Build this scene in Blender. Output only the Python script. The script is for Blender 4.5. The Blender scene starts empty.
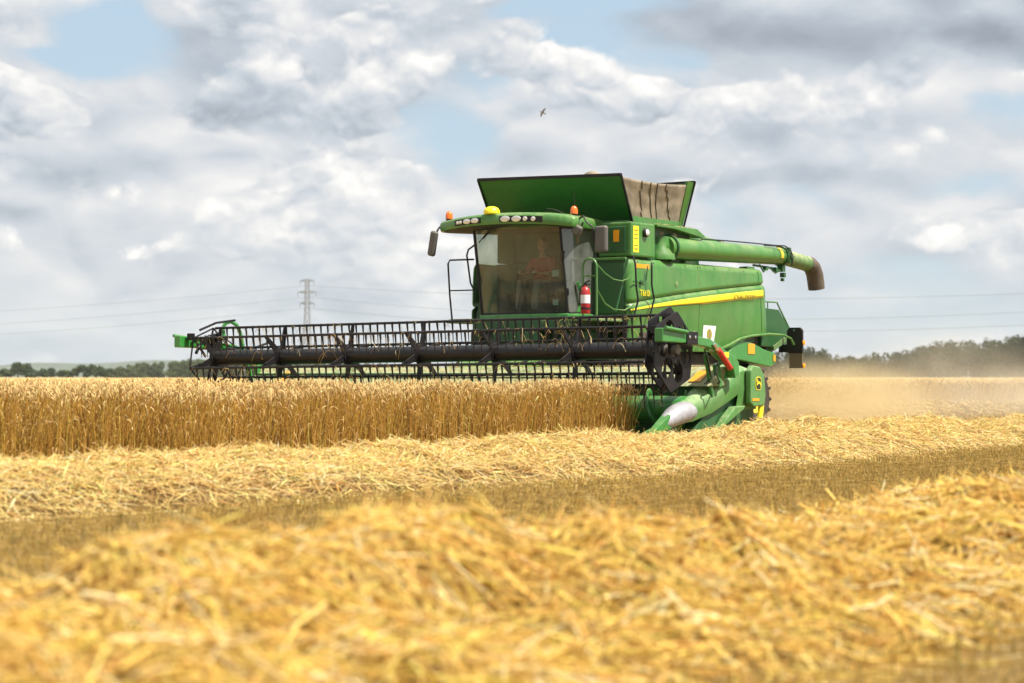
import bpy, bmesh, math, random
import numpy as np
from mathutils import Vector, Matrix

# ---------------------------------------------------------------- camera, sky, sun, exposure
scene = bpy.context.scene
C = scene.collection
R = math.radians
cam_data = bpy.data.cameras.new('camera')
cam = bpy.data.objects.new('camera', cam_data); C.objects.link(cam)
cam.location = (0, 0, 1.0)
cam.rotation_euler = (R(90) + math.atan(35.5 / 1990), 0, 0)
cam_data.sensor_width = 36.0
cam_data.lens = 1990 / 1024 * 36
cam_data.clip_start = 0.1
cam_data.clip_end = 30000
cam_data.dof.use_dof = True
cam_data.dof.focus_distance = 30.0
cam_data.dof.aperture_fstop = 1.9
scene.camera = cam

SKY_GAIN = 0.64
SUN_EL, SUN_AZ = R(58), R(117)          # azimuth clockwise from +Y
sun_dir = Vector((math.sin(SUN_AZ) * math.cos(SUN_EL), math.cos(SUN_AZ) * math.cos(SUN_EL), math.sin(SUN_EL)))
sd = bpy.data.lights.new('sun', 'SUN'); sd.energy = 4.9; sd.angle = R(0.6); sd.color = (1.0, 0.95, 0.86)
sun = bpy.data.objects.new('sun', sd); C.objects.link(sun)
sun.rotation_euler = (-sun_dir).to_track_quat('-Z', 'Y').to_euler()

scene.view_settings.view_transform = 'Standard'
scene.view_settings.look = 'None'
scene.view_settings.gamma = 1
scene.view_settings.exposure = 0.75
scene.render.engine = 'CYCLES'
scene.cycles.use_denoising = True
scene.cycles.max_bounces = 8
scene.cycles.transparent_max_bounces = 12
scene.cycles.volume_bounces = 1
scene.cycles.volume_step_rate = 1.0
scene.cycles.volume_max_steps = 64

class NT:
    """small helper for node trees"""
    def __init__(s, tree): s.t = tree; s.n = tree.nodes; s.l = tree.links
    def new(s, typ, **kw):
        n = s.n.new(typ)
        for k, v in kw.items(): setattr(n, k, v)
        return n
    def put(s, sock, v):
        if hasattr(v, 'is_output'): s.l.new(v, sock)
        elif v is not None: sock.default_value = v
    def math(s, op, a, b=None, c=None, clamp=False):
        n = s.new('ShaderNodeMath', operation=op, use_clamp=clamp)
        s.put(n.inputs[0], a); s.put(n.inputs[1], b); s.put(n.inputs[2], c)
        return n.outputs[0]
    def vmath(s, op, a, b=None, out=0):
        n = s.new('ShaderNodeVectorMath', operation=op)
        s.put(n.inputs[0], a); s.put(n.inputs[1], b)
        return n.outputs[out]
    def mix(s, f, a, b, mode='MIX'):
        n = s.new('ShaderNodeMix', data_type='RGBA', blend_type=mode)
        s.put(n.inputs[0], f); s.put(n.inputs[6], a); s.put(n.inputs[7], b)
        return n.outputs[2]
    def ramp(s, f, a, b, lo=0.0, hi=1.0, smooth=True):
        n = s.new('ShaderNodeMapRange', interpolation_type='SMOOTHSTEP' if smooth else 'LINEAR')
        s.put(n.inputs[0], f)
        n.inputs[1].default_value = a; n.inputs[2].default_value = b
        n.inputs[3].default_value = lo; n.inputs[4].default_value = hi
        return n.outputs[0]
    def noise(s, vec, scale, detail=4, rough=0.5, dist=0.0, out=0):
        n = s.new('ShaderNodeTexNoise')
        s.put(n.inputs['Vector'], vec)
        n.inputs['Scale'].default_value = scale; n.inputs['Detail'].default_value = detail
        n.inputs['Roughness'].default_value = rough; n.inputs['Distortion'].default_value = dist
        return n.outputs[out]

# ---- world: daylight sky with broken cumulus
world = bpy.data.worlds.new('World'); scene.world = world; world.use_nodes = True
w = NT(world.node_tree); w.n.clear()
out = w.new('ShaderNodeOutputWorld'); bg = w.new('ShaderNodeBackground')
w.l.new(bg.outputs[0], out.inputs[0]); bg.inputs[1].default_value = 0.1
sky = w.new('ShaderNodeTexSky', sky_type='NISHITA')
sky.sun_disc = False; sky.sun_elevation = SUN_EL; sky.sun_rotation = SUN_AZ
sky.air_density = 1.0; sky.dust_density = 2.0; sky.ozone_density = 1.0
tc = w.new('ShaderNodeTexCoord')
D = w.vmath('NORMALIZE', tc.outputs['Generated'])
sep = w.new('ShaderNodeSeparateXYZ'); w.l.new(D, sep.inputs[0])
ST = 1.9
def pix(px, py): return Vector(((px - 512) / 1990, 1, (377 - py) / 1990)).normalized()
P = w.vmath('MULTIPLY', D, (1.0, 1.0, ST))
# billowing outlines: bend the lookup with two sizes of swirl
def swirl(v, sc, amt, det):
    n = w.noise(v, sc, det, 0.5, out=1)
    return w.vmath('ADD', v, w.vmath('MULTIPLY', w.vmath('SUBTRACT', n, (0.5, 0.5, 0.5)), (amt, amt, amt * 0.8)))
Pw = swirl(swirl(P, 10, 0.045, 1), 34, 0.014, 4)
def puffs(v):      # rounded heaps: distance to scattered centres, three sizes
    acc = None
    for sc, am in ((10, 0.62), (24, 0.30)):
        n = w.new('ShaderNodeTexVoronoi', feature='F1'); w.l.new(v, n.inputs['Vector']); n.inputs['Scale'].default_value = sc
        t = w.math('MULTIPLY', w.math('SUBTRACT', 0.75, n.outputs['Distance']), am); acc = t if acc is None else w.math('ADD', acc, t)
    return acc
def height(v):
    return w.math('ADD', w.math('MULTIPLY', w.noise(v, 6.5, 10, 0.56), 1.15), w.math('MULTIPLY', puffs(v), 0.85))
def blob(px, py, wx, wy):
    c_ = pix(px, py)
    d = w.vmath('MULTIPLY', w.vmath('SUBTRACT', Pw, (c_.x, c_.y, c_.z * ST)), (1990 / wx, 1990 / wx, 1990 / wy / ST))
    return w.math('EXPONENT', w.math('MULTIPLY', w.vmath('DOT_PRODUCT', d, d, out=1), -1.0))
def total(lst):
    acc = None
    for amp, px, py, wx, wy in lst:
        t = w.math('MULTIPLY', blob(px, py, wx, wy), amp); acc = t if acc is None else w.math('ADD', acc, t)
    return acc
ccols = [(2.7, 3.1, 3.7), (4.2, 4.75, 5.5), (5.8, 6.25, 6.85), (7.5, 7.55, 7.7), (9.9, 9.7, 9.4)]; cpos = [0.0, 0.28, 0.52, 0.74, 1.0]
K_ = SKY_GAIN
def kc(c_): return tuple(x * K_ for x in c_) + (1,)
def tones(f):
    n = w.new('ShaderNodeValToRGB'); w.l.new(f, n.inputs[0]); r_ = n.color_ramp
    r_.elements[0].position = 0; r_.elements[0].color = kc(ccols[0]); r_.elements[1].position = 1; r_.elements[1].color = kc(ccols[-1])
    for p_, c_ in list(zip(cpos, ccols))[1:-1]: r_.elements.new(p_).color = kc(c_)
    return n.outputs[0]
holes = total([(0.62, 118, 22, 72, 30), (0.58, 105, 62, 60, 26), (0.34, 25, 58, 60, 12), (0.33, 445, 142, 70, 34), (0.40, 590, 0, 110, 10), (0.24, 690, 62, 60, 14),
               (0.52, 975, 186, 85, 20), (0.38, 1005, 105, 80, 22), (0.30, 60, 300, 140, 30), (0.24, 890, 275, 100, 20), (0.30, 300, 275, 110, 20), (0.34, 935, 320, 130, 28), (0.25, 860, 150, 60, 14)])
dark = total([(0.62, 930, 8, 230, 30), (0.42, 1010, 45, 110, 22), (0.48, 310, 112, 150, 22), (0.30, 200, 60, 90, 24), (0.42, 60, 168, 120, 18), (0.30, 20, 205, 80, 12),
              (0.26, 480, 75, 120, 14), (0.34, 620, 112, 110, 14), (0.32, 830, 175, 150, 14), (0.30, 750, 125, 70, 16), (0.22, 240, 218, 160, 9), (0.28, 640, 25, 90, 22), (0.22, 560, 165, 130, 14), (0.3, 790, 40, 120, 18), (0.2, 30, 20, 60, 14)])
light = total([(0.34, 160, 128, 110, 20), (0.30, 30, 100, 60, 22), (0.30, 300, 30, 120, 16), (0.36, 865, 92, 90, 16), (0.34, 945, 213, 55, 14), (0.34, 560, 60, 110, 26),
               (0.32, 350, 205, 150, 18), (0.16, 130, 240, 100, 16), (0.26, 710, 105, 90, 14), (0.24, 420, 245, 120, 20), (0.2, 100, 195, 60, 8), (0.2, 740, 200, 120, 10)])
bias = w.math('SUBTRACT', light, dark)
# far deck: broad and soft
h0 = height(Pw); h1 = height(w.vmath('ADD', Pw, (0.004, 0.0, 0.020)))
cover = w.ramp(w.math('SUBTRACT', w.math('MULTIPLY', w.math('SUBTRACT', h0, 0.85), 2.0), w.math('MULTIPLY', holes, 1.45)), -0.95, -0.45)
sA = w.math('ADD', w.math('ADD', w.math('MULTIPLY', w.math('SUBTRACT', h0, h1), 1.5), 0.66), w.math('MULTIPLY', bias, 0.62))
# near heaps: rounder, sharply edged, bright crowns and grey bases
Q0 = w.vmath('MULTIPLY', D, (1.0, 1.0, 1.45)); Q1 = swirl(swirl(w.vmath('ADD', Q0, (3.7, 1.9, 0.4)), 16, 0.026, 2), 55, 0.012, 4)
def heap(v):
    acc = w.math('MULTIPLY', w.noise(v, 5.2, 3, 0.5), 1.5)
    for sc, am in ((15, 0.46), (36, 0.24), (85, 0.09)):
        n = w.new('ShaderNodeTexVoronoi', feature='F1'); w.l.new(v, n.inputs['Vector']); n.inputs['Scale'].default_value = sc
        acc = w.math('ADD', acc, w.math('MULTIPLY', w.math('SUBTRACT', 0.75, n.outputs['Distance']), am))
    return w.math('ADD', acc, w.math('MULTIPLY', w.noise(v, 45, 6, 0.6), 0.30))
g0 = heap(Q1); g1 = heap(w.vmath('ADD', Q1, (0.004, 0.0, 0.016))); g2 = heap(w.vmath('ADD', Q1, (0.001, 0.0, 0.005)))
heaps = total([(0.20, 170, 118, 120, 26), (0.16, 40, 110, 60, 24), (0.18, 30, 165, 90, 16), (0.20, 350, 175, 60, 20), (0.18, 280, 200, 110, 14), (0.18, 300, 35, 120, 22), (0.20, 570, 62, 110, 26), (0.20, 740, 100, 110, 18),
               (0.22, 870, 92, 80, 18), (0.20, 945, 212, 75, 24), (0.14, 620, 100, 90, 20), (0.15, 590, 200, 90, 18), (0.16, 20, 24, 60, 16), (-0.4, 930, 10, 230, 38), (0.16, 800, 150, 70, 12), (0.12, 330, 250, 120, 12)])
coverB = w.ramp(w.math('ADD', w.math('SUBTRACT', g0, w.math('MULTIPLY', holes, 1.2)), heaps), 1.04, 1.15)
sB = w.math('ADD', w.math('ADD', w.math('MULTIPLY', w.math('SUBTRACT', g0, g1), 1.5), w.math('MULTIPLY', w.math('SUBTRACT', g0, g2), 2.0)), 0.70)
sB = w.math('SUBTRACT', sB, w.math('MULTIPLY', w.ramp(g0, 1.2, 1.6), 0.20))
sB = w.math('ADD', sB, w.math('MULTIPLY', bias, 0.5))
blue = w.mix(0.75, sky.outputs[0], kc((4.6, 6.1, 7.4)))
skyc = w.mix(cover, blue, tones(w.ramp(sA, 0.0, 1.2, smooth=False)))
skyc = w.mix(coverB, skyc, tones(w.ramp(sB, 0.0, 1.2, smooth=False)))
low = w.ramp(sep.outputs[2], 0.0, 0.075, 1.0, 0.0)
lown = w.noise(w.vmath('MULTIPLY', D, (1, 1, 5.0)), 14, 5, 0.55)
lowc = w.mix(w.ramp(lown, 0.35, 0.68), kc((4.0, 4.8, 5.8)), kc((5.7, 6.2, 6.9)))
skyc = w.mix(w.math('MULTIPLY', low, 0.80), skyc, lowc)
below = w.ramp(sep.outputs[2], -0.01, 0.0, 1.0, 0.0)
skyc = w.mix(below, skyc, (3.0, 2.6, 1.9, 1))
w.l.new(skyc, bg.inputs[0])
world.cycles.sampling_method = 'MANUAL'; world.cycles.sample_map_resolution = 256

# ---------------------------------------------------------------- helpers
rng = np.random.default_rng(7)
random.seed(5)
S35, C35 = math.sin(R(35)), math.cos(R(35))
def row_to_world(p, q):            # p across the rows (away from camera), q along them
    return -C35 * p + S35 * q, S35 * p + C35 * q

def tag(o, label=None, cat=None, group=None, kind=None):
    if label: o['label'] = label
    if cat: o['category'] = cat
    if group: o['group'] = group
    if kind: o['kind'] = kind
    return o
def empty(name, loc=(0, 0, 0), rz=0.0):
    o = bpy.data.objects.new(name, None); C.objects.link(o)
    o.location = loc; o.rotation_euler = (0, 0, rz); o.empty_display_size = 0.3
    return o

class MB:
    def __init__(s): s.v = []; s.f = []
    def add(s, vs, fs):
        o = len(s.v); s.v += [tuple(v) for v in vs]; s.f += [tuple(i + o for i in f) for f in fs]; return s
    def box(s, x0, x1, y0, y1, z0, z1):
        return s.add([(x, y, z) for z in (z0, z1) for y in (y0, y1) for x in (x0, x1)],
                     [(0, 2, 3, 1), (4, 5, 7, 6), (0, 1, 5, 4), (2, 6, 7, 3), (0, 4, 6, 2), (1, 3, 7, 5)])
    def hexa(s, b, t):             # bottom 4 points, top 4 points, same winding
        return s.add(list(b) + list(t), [(3, 2, 1, 0), (4, 5, 6, 7), (0, 1, 5, 4), (1, 2, 6, 5), (2, 3, 7, 6), (3, 0, 4, 7)])
    def bar(s, p, q, w0, h0=None, w1=None, h1=None, up=(0, 0, 1)):
        p, q = Vector(p), Vector(q); d = (q - p).normalized(); u = Vector(up)
        if abs(d.dot(u)) > 0.98: u = Vector((1, 0, 0))
        a = d.cross(u).normalized(); b = a.cross(d).normalized()
        h0 = h0 or w0; w1 = w1 or w0; h1 = h1 or h0
        r0 = [p + a * x * w0 / 2 + b * y * h0 / 2 for x, y in ((-1, -1), (1, -1), (1, 1), (-1, 1))]
        r1 = [q + a * x * w1 / 2 + b * y * h1 / 2 for x, y in ((-1, -1), (1, -1), (1, 1), (-1, 1))]
        return s.hexa(r0, r1)
    def tube(s, pts, r, n=8, cap=True):
        pts = [Vector(p) for p in pts]; k = len(pts)
        rs = r if isinstance(r, (list, tuple)) else [r] * k
        T = [(pts[min(i + 1, k - 1)] - pts[max(i - 1, 0)]).normalized() for i in range(k)]
        a = T[0].orthogonal().normalized(); vs = []
        for i in range(k):
            a = (a - T[i] * a.dot(T[i])).normalized(); b = T[i].cross(a)
            for j in range(n):
                t = 2 * math.pi * j / n
                vs.append(pts[i] + (a * math.cos(t) + b * math.sin(t)) * rs[i])
        fs = [(i * n + j, i * n + (j + 1) % n, (i + 1) * n + (j + 1) % n, (i + 1) * n + j) for i in range(k - 1) for j in range(n)]
        if cap: fs += [tuple(range(n))[::-1], tuple((k - 1) * n + j for j in range(n))]
        return s.add(vs, fs)
    def prism(s, poly, axis, a0, a1):
        n = len(poly)
        def mk(a): return [{'x': (a, u, v), 'y': (u, a, v), 'z': (u, v, a)}[axis] for u, v in poly]
        return s.add(mk(a0) + mk(a1), [tuple(range(n))[::-1], tuple(range(n, 2 * n))] + [(i, (i + 1) % n, n + (i + 1) % n, n + i) for i in range(n)])
    def lathe(s, o, d, prof, n=24, a0=0, a1=2 * math.pi):
        o = Vector(o); d = Vector(d).normalized(); a = d.orthogonal().normalized(); b = d.cross(a); k = len(prof)
        full = a1 - a0 > 6.28; m = n if full else n + 1; vs = []
        for (r, h) in prof:
            for j in range(m):
                t = a0 + (a1 - a0) * j / n
                vs.append(o + d * h + (a * math.cos(t) + b * math.sin(t)) * max(r, 1e-4))
        fs = [(i * m + j, i * m + (j + 1) % m, (i + 1) * m + (j + 1) % m, (i + 1) * m + j) for i in range(k - 1) for j in range(n)]
        return s.add(vs, fs)
    def ball(s, c, r, n=12):
        rx, ry, rz = r if isinstance(r, (tuple, list)) else (r, r, r); c = Vector(c); k = max(6, n // 2); vs = []
        for i in range(k + 1):
            t = math.pi * i / k
            for j in range(n):
                u = 2 * math.pi * j / n
                vs.append(c + Vector((rx * max(math.sin(t), 1e-3) * math.cos(u), ry * max(math.sin(t), 1e-3) * math.sin(u), rz * math.cos(t))))
        return s.add(vs, [(i * n + j, (i + 1) * n + j, (i + 1) * n + (j + 1) % n, i * n + (j + 1) % n) for i in range(k) for j in range(n)])
    def grid(s, rows):
        n = len(rows[0]); vs = [p for r_ in rows for p in r_]
        return s.add(vs, [(i * n + j, i * n + j + 1, (i + 1) * n + j + 1, (i + 1) * n + j) for i in range(len(rows) - 1) for j in range(n - 1)])
    def build(s, name, m, parent=None, bevel=0.0, smooth=False, solid=0.0, label=None):
        me = bpy.data.meshes.new(name); me.from_pydata([tuple(v) for v in s.v], [], s.f); me.update()
        bm = bmesh.new(); bm.from_mesh(me); bmesh.ops.recalc_face_normals(bm, faces=bm.faces); bm.to_mesh(me); bm.free()
        if smooth:
            me.polygons.foreach_set('use_smooth', [True] * len(me.polygons))
            try: me.set_sharp_from_angle(angle=R(42))
            except Exception: pass
        o = bpy.data.objects.new(name, me); C.objects.link(o)
        if m: me.materials.append(m)
        if solid:
            md = o.modifiers.new('thickness', 'SOLIDIFY'); md.thickness = solid; md.offset = 0
        if bevel:
            md = o.modifiers.new('bevel', 'BEVEL'); md.width = bevel; md.segments = 2; md.limit_method = 'ANGLE'; md.angle_limit = R(35)
        if parent: o.parent = parent
        if label: o['label'] = label
        return o

def arc(cy, cz, r, a0, a1, n): return [(cy + r * math.cos(R(a0 + (a1 - a0) * i / n)), cz + r * math.sin(R(a0 + (a1 - a0) * i / n))) for i in range(n + 1)]

def text_mesh(body, size, mat, parent, matrix, name, extrude=0.002, squash=1.0):
    cu = bpy.data.curves.new('t', 'FONT'); cu.body = body; cu.size = size; cu.extrude = extrude
    cu.align_x = 'CENTER'; cu.align_y = 'CENTER'; cu.resolution_u = 3
    tmp = bpy.data.objects.new('t', cu); C.objects.link(tmp)
    dg = bpy.context.evaluated_depsgraph_get(); dg.update()
    me = bpy.data.meshes.new_from_object(tmp.evaluated_get(dg))
    bpy.data.objects.remove(tmp); bpy.data.curves.remove(cu)
    me.name = name; me.transform(Matrix.Diagonal((squash, 1, 1, 1))); me.transform(matrix)
    me.materials.clear(); me.materials.append(mat)
    o = bpy.data.objects.new(name, me); C.objects.link(o); o.parent = parent
    return o

# ---------------------------------------------------------------- materials
def principled(name, col, rough=0.5, metal=0.0, spec=0.5, var=0.0, vscale=6.0, dust=0.0, dustcol=(0.42, 0.36, 0.22, 1), bump=0.0, bscale=40, coat=0.0):
    m = bpy.data.materials.new(name); m.use_nodes = True; t = NT(m.node_tree)
    b = t.n['Principled BSDF']; b.inputs['Roughness'].default_value = rough; b.inputs['Metallic'].default_value = metal
    b.inputs['Specular IOR Level'].default_value = spec; b.inputs['Coat Weight'].default_value = coat; b.inputs['Coat Roughness'].default_value = 0.2
    col = tuple(col) + (1,) if len(col) == 3 else col
    tcn = t.new('ShaderNodeTexCoord'); v = tcn.outputs['Object']; c = col
    if var:
        n = t.noise(v, vscale, 5, 0.6)
        c = t.mix(t.ramp(n, 0.3, 0.7), tuple(x * (1 - var) for x in col[:3]) + (1,), tuple(min(1, x * (1 + var)) for x in col[:3]) + (1,))
    if dust:
        g = t.new('ShaderNodeNewGeometry'); s2 = t.new('ShaderNodeSeparateXYZ'); t.l.new(g.outputs['Normal'], s2.inputs[0])
        upf = t.ramp(s2.outputs[2], -0.2, 0.95, 0.28, 1.0)
        vs = t.vmath('MULTIPLY', v, (1.0, 1.0, 0.16))
        n2 = t.math('ADD', t.math('MULTIPLY', t.noise(v, 2.2, 6, 0.65), 0.5), t.math('MULTIPLY', t.noise(vs, 14, 5, 0.6), 0.5))
        f = t.math('MULTIPLY', t.math('MULTIPLY', t.ramp(n2, 0.36, 0.62, 0.15, 1.15), upf), dust, clamp=True)
        c = t.mix(f, c, dustcol)
        t.l.new(t.math('ADD', t.math('MULTIPLY', f, 0.5), rough, clamp=True), b.inputs['Roughness'])
    t.put(b.inputs['Base Color'], c)
    if bump:
        bn = t.new('ShaderNodeBump'); bn.inputs['Strength'].default_value = bump; bn.inputs['Distance'].default_value = 0.02
        t.l.new(t.noise(v, bscale, 4, 0.6), bn.inputs['Height']); t.l.new(bn.outputs[0], b.inputs['Normal'])
    return m
M = {}
M['green'] = principled('green_paint', (0.030, 0.175, 0.018), 0.34, var=0.14, vscale=1.5, dust=0.44, dustcol=(0.34, 0.37, 0.17, 1), coat=0.3)
M['pale_green'] = principled('dust_filmed_green_paint', (0.06, 0.21, 0.04), 0.42, var=0.08, vscale=2, dust=0.60, dustcol=(0.36, 0.42, 0.22, 1), coat=0.1)
M['khaki'] = principled('straw_dusted_green_beam', (0.10, 0.17, 0.05), 0.6, var=0.12, vscale=3, dust=1.3, dustcol=(0.36, 0.36, 0.19, 1))
M['underbody_shade'] = principled('shaded_underbody', (0.035, 0.03, 0.022), 0.8, var=0.3)  # brown shadow under the body, painted in as a dark colour
M['cab_lining'] = principled('cab_lining_dark', (0.06, 0.06, 0.052), 0.85)
M['green2'] = principled('green_paint_clean', (0.022, 0.21, 0.030), 0.3, var=0.08, dust=0.2, coat=0.3)
M['dusty_green'] = principled('dusty_green_paint', (0.04, 0.15, 0.035), 0.5, var=0.15, vscale=3, dust=0.95, dustcol=(0.42, 0.42, 0.22, 1))
M['lid_shade_green'] = principled('tank_lid_shaded_green', (0.014, 0.125, 0.018), 0.4, var=0.1, dust=0.15, dustcol=(0.25, 0.3, 0.12, 1))  # green darkened: shade on the down-facing front lid put into the colour
M['dark_green'] = principled('dark_green_paint', (0.012, 0.085, 0.022), 0.4, var=0.1, dust=0.2, dustcol=(0.2, 0.22, 0.1, 1))
M['yellow'] = principled('yellow_decal', (0.88, 0.68, 0.015), 0.35, dust=0.12)
M['rim'] = principled('yellow_rim', (0.80, 0.52, 0.02), 0.4, dust=0.3)
M['amber'] = principled('amber_reflector', (0.85, 0.34, 0.01), 0.25)
M['orange'] = principled('orange_lens', (0.85, 0.16, 0.01), 0.2, coat=0.5)
M['black'] = principled('black_steel', (0.009, 0.008, 0.010), 0.42, spec=0.3, var=0.2, dust=0.07, dustcol=(0.20, 0.17, 0.13, 1))
M['reel'] = principled('reel_tube_paint', (0.008, 0.008, 0.010), 0.32, spec=0.4, var=0.2, dust=0.08, dustcol=(0.2, 0.17, 0.13, 1))
M['grey_steel'] = principled('worn_grey_steel', (0.13, 0.125, 0.12), 0.45, metal=0.3, var=0.25, dust=0.4)
M['rubber'] = principled('tyre_rubber', (0.03, 0.026, 0.022), 0.8, var=0.3, dust=0.5, dustcol=(0.16, 0.12, 0.08, 1), bump=0.3)
M['plastic'] = principled('black_plastic', (0.012, 0.012, 0.014), 0.5, spec=0.3, dust=0.08)
M['mirror_shell'] = principled('grey_mirror_housing', (0.075, 0.072, 0.075), 0.55, dust=0.3)
M['silver'] = principled('silver_plate', (0.40, 0.39, 0.40), 0.42, metal=0.35, var=0.15, vscale=8)
M['chrome'] = principled('polished_rod', (0.75, 0.75, 0.75), 0.18, metal=1.0)
M['red'] = principled('red_paint', (0.55, 0.03, 0.015), 0.35, dust=0.1)
M['ext_red'] = principled('extinguisher_red', (0.42, 0.02, 0.025), 0.35, dust=0.08)
M['white'] = principled('white_label', (0.78, 0.77, 0.76), 0.5)
M['lamp'] = principled('lamp_lens', (0.72, 0.70, 0.66), 0.12, metal=0.3)
M['gps'] = principled('receiver_yellow', (0.85, 0.72, 0.02), 0.35)
M['olive'] = principled('olive_print', (0.32, 0.26, 0.03), 0.5)
M['canvas'] = principled('dusty_canvas', (0.27, 0.22, 0.155), 0.9, var=0.22, vscale=5, bump=0.5, bscale=9)
M['seam'] = principled('canvas_seam', (0.10, 0.085, 0.06), 0.9)
M['rubber_spout'] = principled('brown_rubber_spout', (0.075, 0.055, 0.045), 0.75, var=0.3, dust=0.3, bump=0.4, bscale=12)
M['grain'] = principled('wheat_grain', (0.34, 0.22, 0.09), 0.9, var=0.4, vscale=60, bump=0.8, bscale=90)
M['cab_dark'] = principled('cab_interior', (0.045, 0.042, 0.038), 0.7)
M['cab_beige'] = principled('cab_lining', (0.20, 0.17, 0.12), 0.8)
M['seat'] = principled('seat_fabric', (0.05, 0.045, 0.04), 0.85)
M['screen'] = principled('monitor_face', (0.25, 0.42, 0.42), 0.3)
M['skin'] = principled('skin', (0.48, 0.27, 0.18), 0.55)
M['shirt'] = principled('maroon_shirt', (0.42, 0.06, 0.06), 0.9)
M['jeans'] = principled('grey_trousers', (0.22, 0.22, 0.22), 0.9)
M['hair'] = principled('brown_hair', (0.05, 0.03, 0.02), 0.8)
M['shoe'] = principled('dark_shoe', (0.04, 0.035, 0.03), 0.7)
M['brown_plate'] = principled('brown_dusty_plate', (0.16, 0.13, 0.075), 0.6, dust=0.3)
M['galv'] = principled('galvanised_steel', (0.22, 0.23, 0.24), 0.6, metal=0.2)
M['wire'] = principled('aluminium_wire', (0.16, 0.17, 0.18), 0.6)
M['bird'] = principled('bird_plumage', (0.10, 0.085, 0.06), 0.8, var=0.4)
M['logo_green'] = principled('dark_emblem', (0.012, 0.03, 0.012), 0.4)

def glass_mat(name, tint, dustw, dustcol, gloss=0.14):
    m = bpy.data.materials.new(name); m.use_nodes = True; t = NT(m.node_tree); t.n.clear()
    o = t.new('ShaderNodeOutputMaterial'); tr = t.new('ShaderNodeBsdfTransparent'); tr.inputs[0].default_value = tint
    gl = t.new('ShaderNodeBsdfGlossy'); gl.inputs['Roughness'].default_value = 0.06
    df = t.new('ShaderNodeBsdfDiffuse'); df.inputs[0].default_value = dustcol
    v = t.new('ShaderNodeTexCoord').outputs['Object']
    n = t.ramp(t.noise(v, 2.6, 6, 0.6), 0.3, 0.7, dustw * 0.55, dustw * 1.35)
    fr = t.math('POWER', t.new('ShaderNodeLayerWeight').outputs['Facing'], 4.0)
    m1 = t.new('ShaderNodeMixShader'); t.l.new(n, m1.inputs[0]); t.l.new(tr.outputs[0], m1.inputs[1]); t.l.new(df.outputs[0], m1.inputs[2])
    m2 = t.new('ShaderNodeMixShader'); t.l.new(t.math('ADD', t.math('MULTIPLY', fr, 0.6), gloss * 0.35), m2.inputs[0])
    t.l.new(m1.outputs[0], m2.inputs[1]); t.l.new(gl.outputs[0], m2.inputs[2]); t.l.new(m2.outputs[0], o.inputs[0])
    return m
M['glass'] = glass_mat('dusty_windscreen', (0.72, 0.77, 0.66, 1), 0.19, (0.27, 0.28, 0.23, 1))
M['side_glass'] = glass_mat('dusty_side_glass', (0.72, 0.80, 0.78, 1), 0.22, (0.42, 0.44, 0.38, 1), 0.3)

def straw_mat(name, gain=(1, 1, 1), trans=0.25, rough=0.5, spec=0.45):
    m = bpy.data.materials.new(name); m.use_nodes = True; t = NT(m.node_tree)
    b = t.n['Principled BSDF']; o = t.n['Material Output']
    a = t.new('ShaderNodeAttribute', attribute_name='col')
    c = t.mix(1.0, a.outputs['Color'], tuple(gain) + (1,), 'MULTIPLY')
    t.l.new(c, b.inputs['Base Color']); b.inputs['Roughness'].default_value = rough; b.inputs['Specular IOR Level'].default_value = spec
    tl = t.new('ShaderNodeBsdfTranslucent'); t.l.new(c, tl.inputs[0])
    mx = t.new('ShaderNodeMixShader'); mx.inputs[0].default_value = trans
    t.l.new(b.outputs[0], mx.inputs[1]); t.l.new(tl.outputs[0], mx.inputs[2]); t.l.new(mx.outputs[0], o.inputs[0])
    return m
M['straw'] = straw_mat('fresh_straw')
M['crop'] = straw_mat('ripe_wheat', trans=0.3, spec=0.2)
M['stubble'] = straw_mat('stubble_stalks', trans=0.2, spec=0.2)
M['leaf'] = straw_mat('tree_leaves', trans=0.25, rough=0.6, spec=0.2)

# ---------------------------------------------------------------- numpy geometry
def vnoise(x, y, seed=0):
    xi = np.floor(x).astype(np.int64); yi = np.floor(y).astype(np.int64); fx = x - xi; fy = y - yi
    fx = fx * fx * (3 - 2 * fx); fy = fy * fy * (3 - 2 * fy)
    def h(a, b):
        n = (a * 374761393 + b * 668265263 + seed * 982451653) & 0xffffffff
        n = ((n ^ (n >> 13)) * 1274126177) & 0xffffffff
        return ((n ^ (n >> 16)) & 0xffff) / 65535.0
    return (h(xi, yi) * (1 - fx) + h(xi + 1, yi) * fx) * (1 - fy) + (h(xi, yi + 1) * (1 - fx) + h(xi + 1, yi + 1) * fx) * fy
def fbm(x, y, seed=0, o=3):
    s = 0; a = 0.5; t = 0
    for i in range(o): s = s + a * vnoise(x * 2 ** i, y * 2 ** i, seed + i); t += a; a *= 0.5
    return s / t

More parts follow.
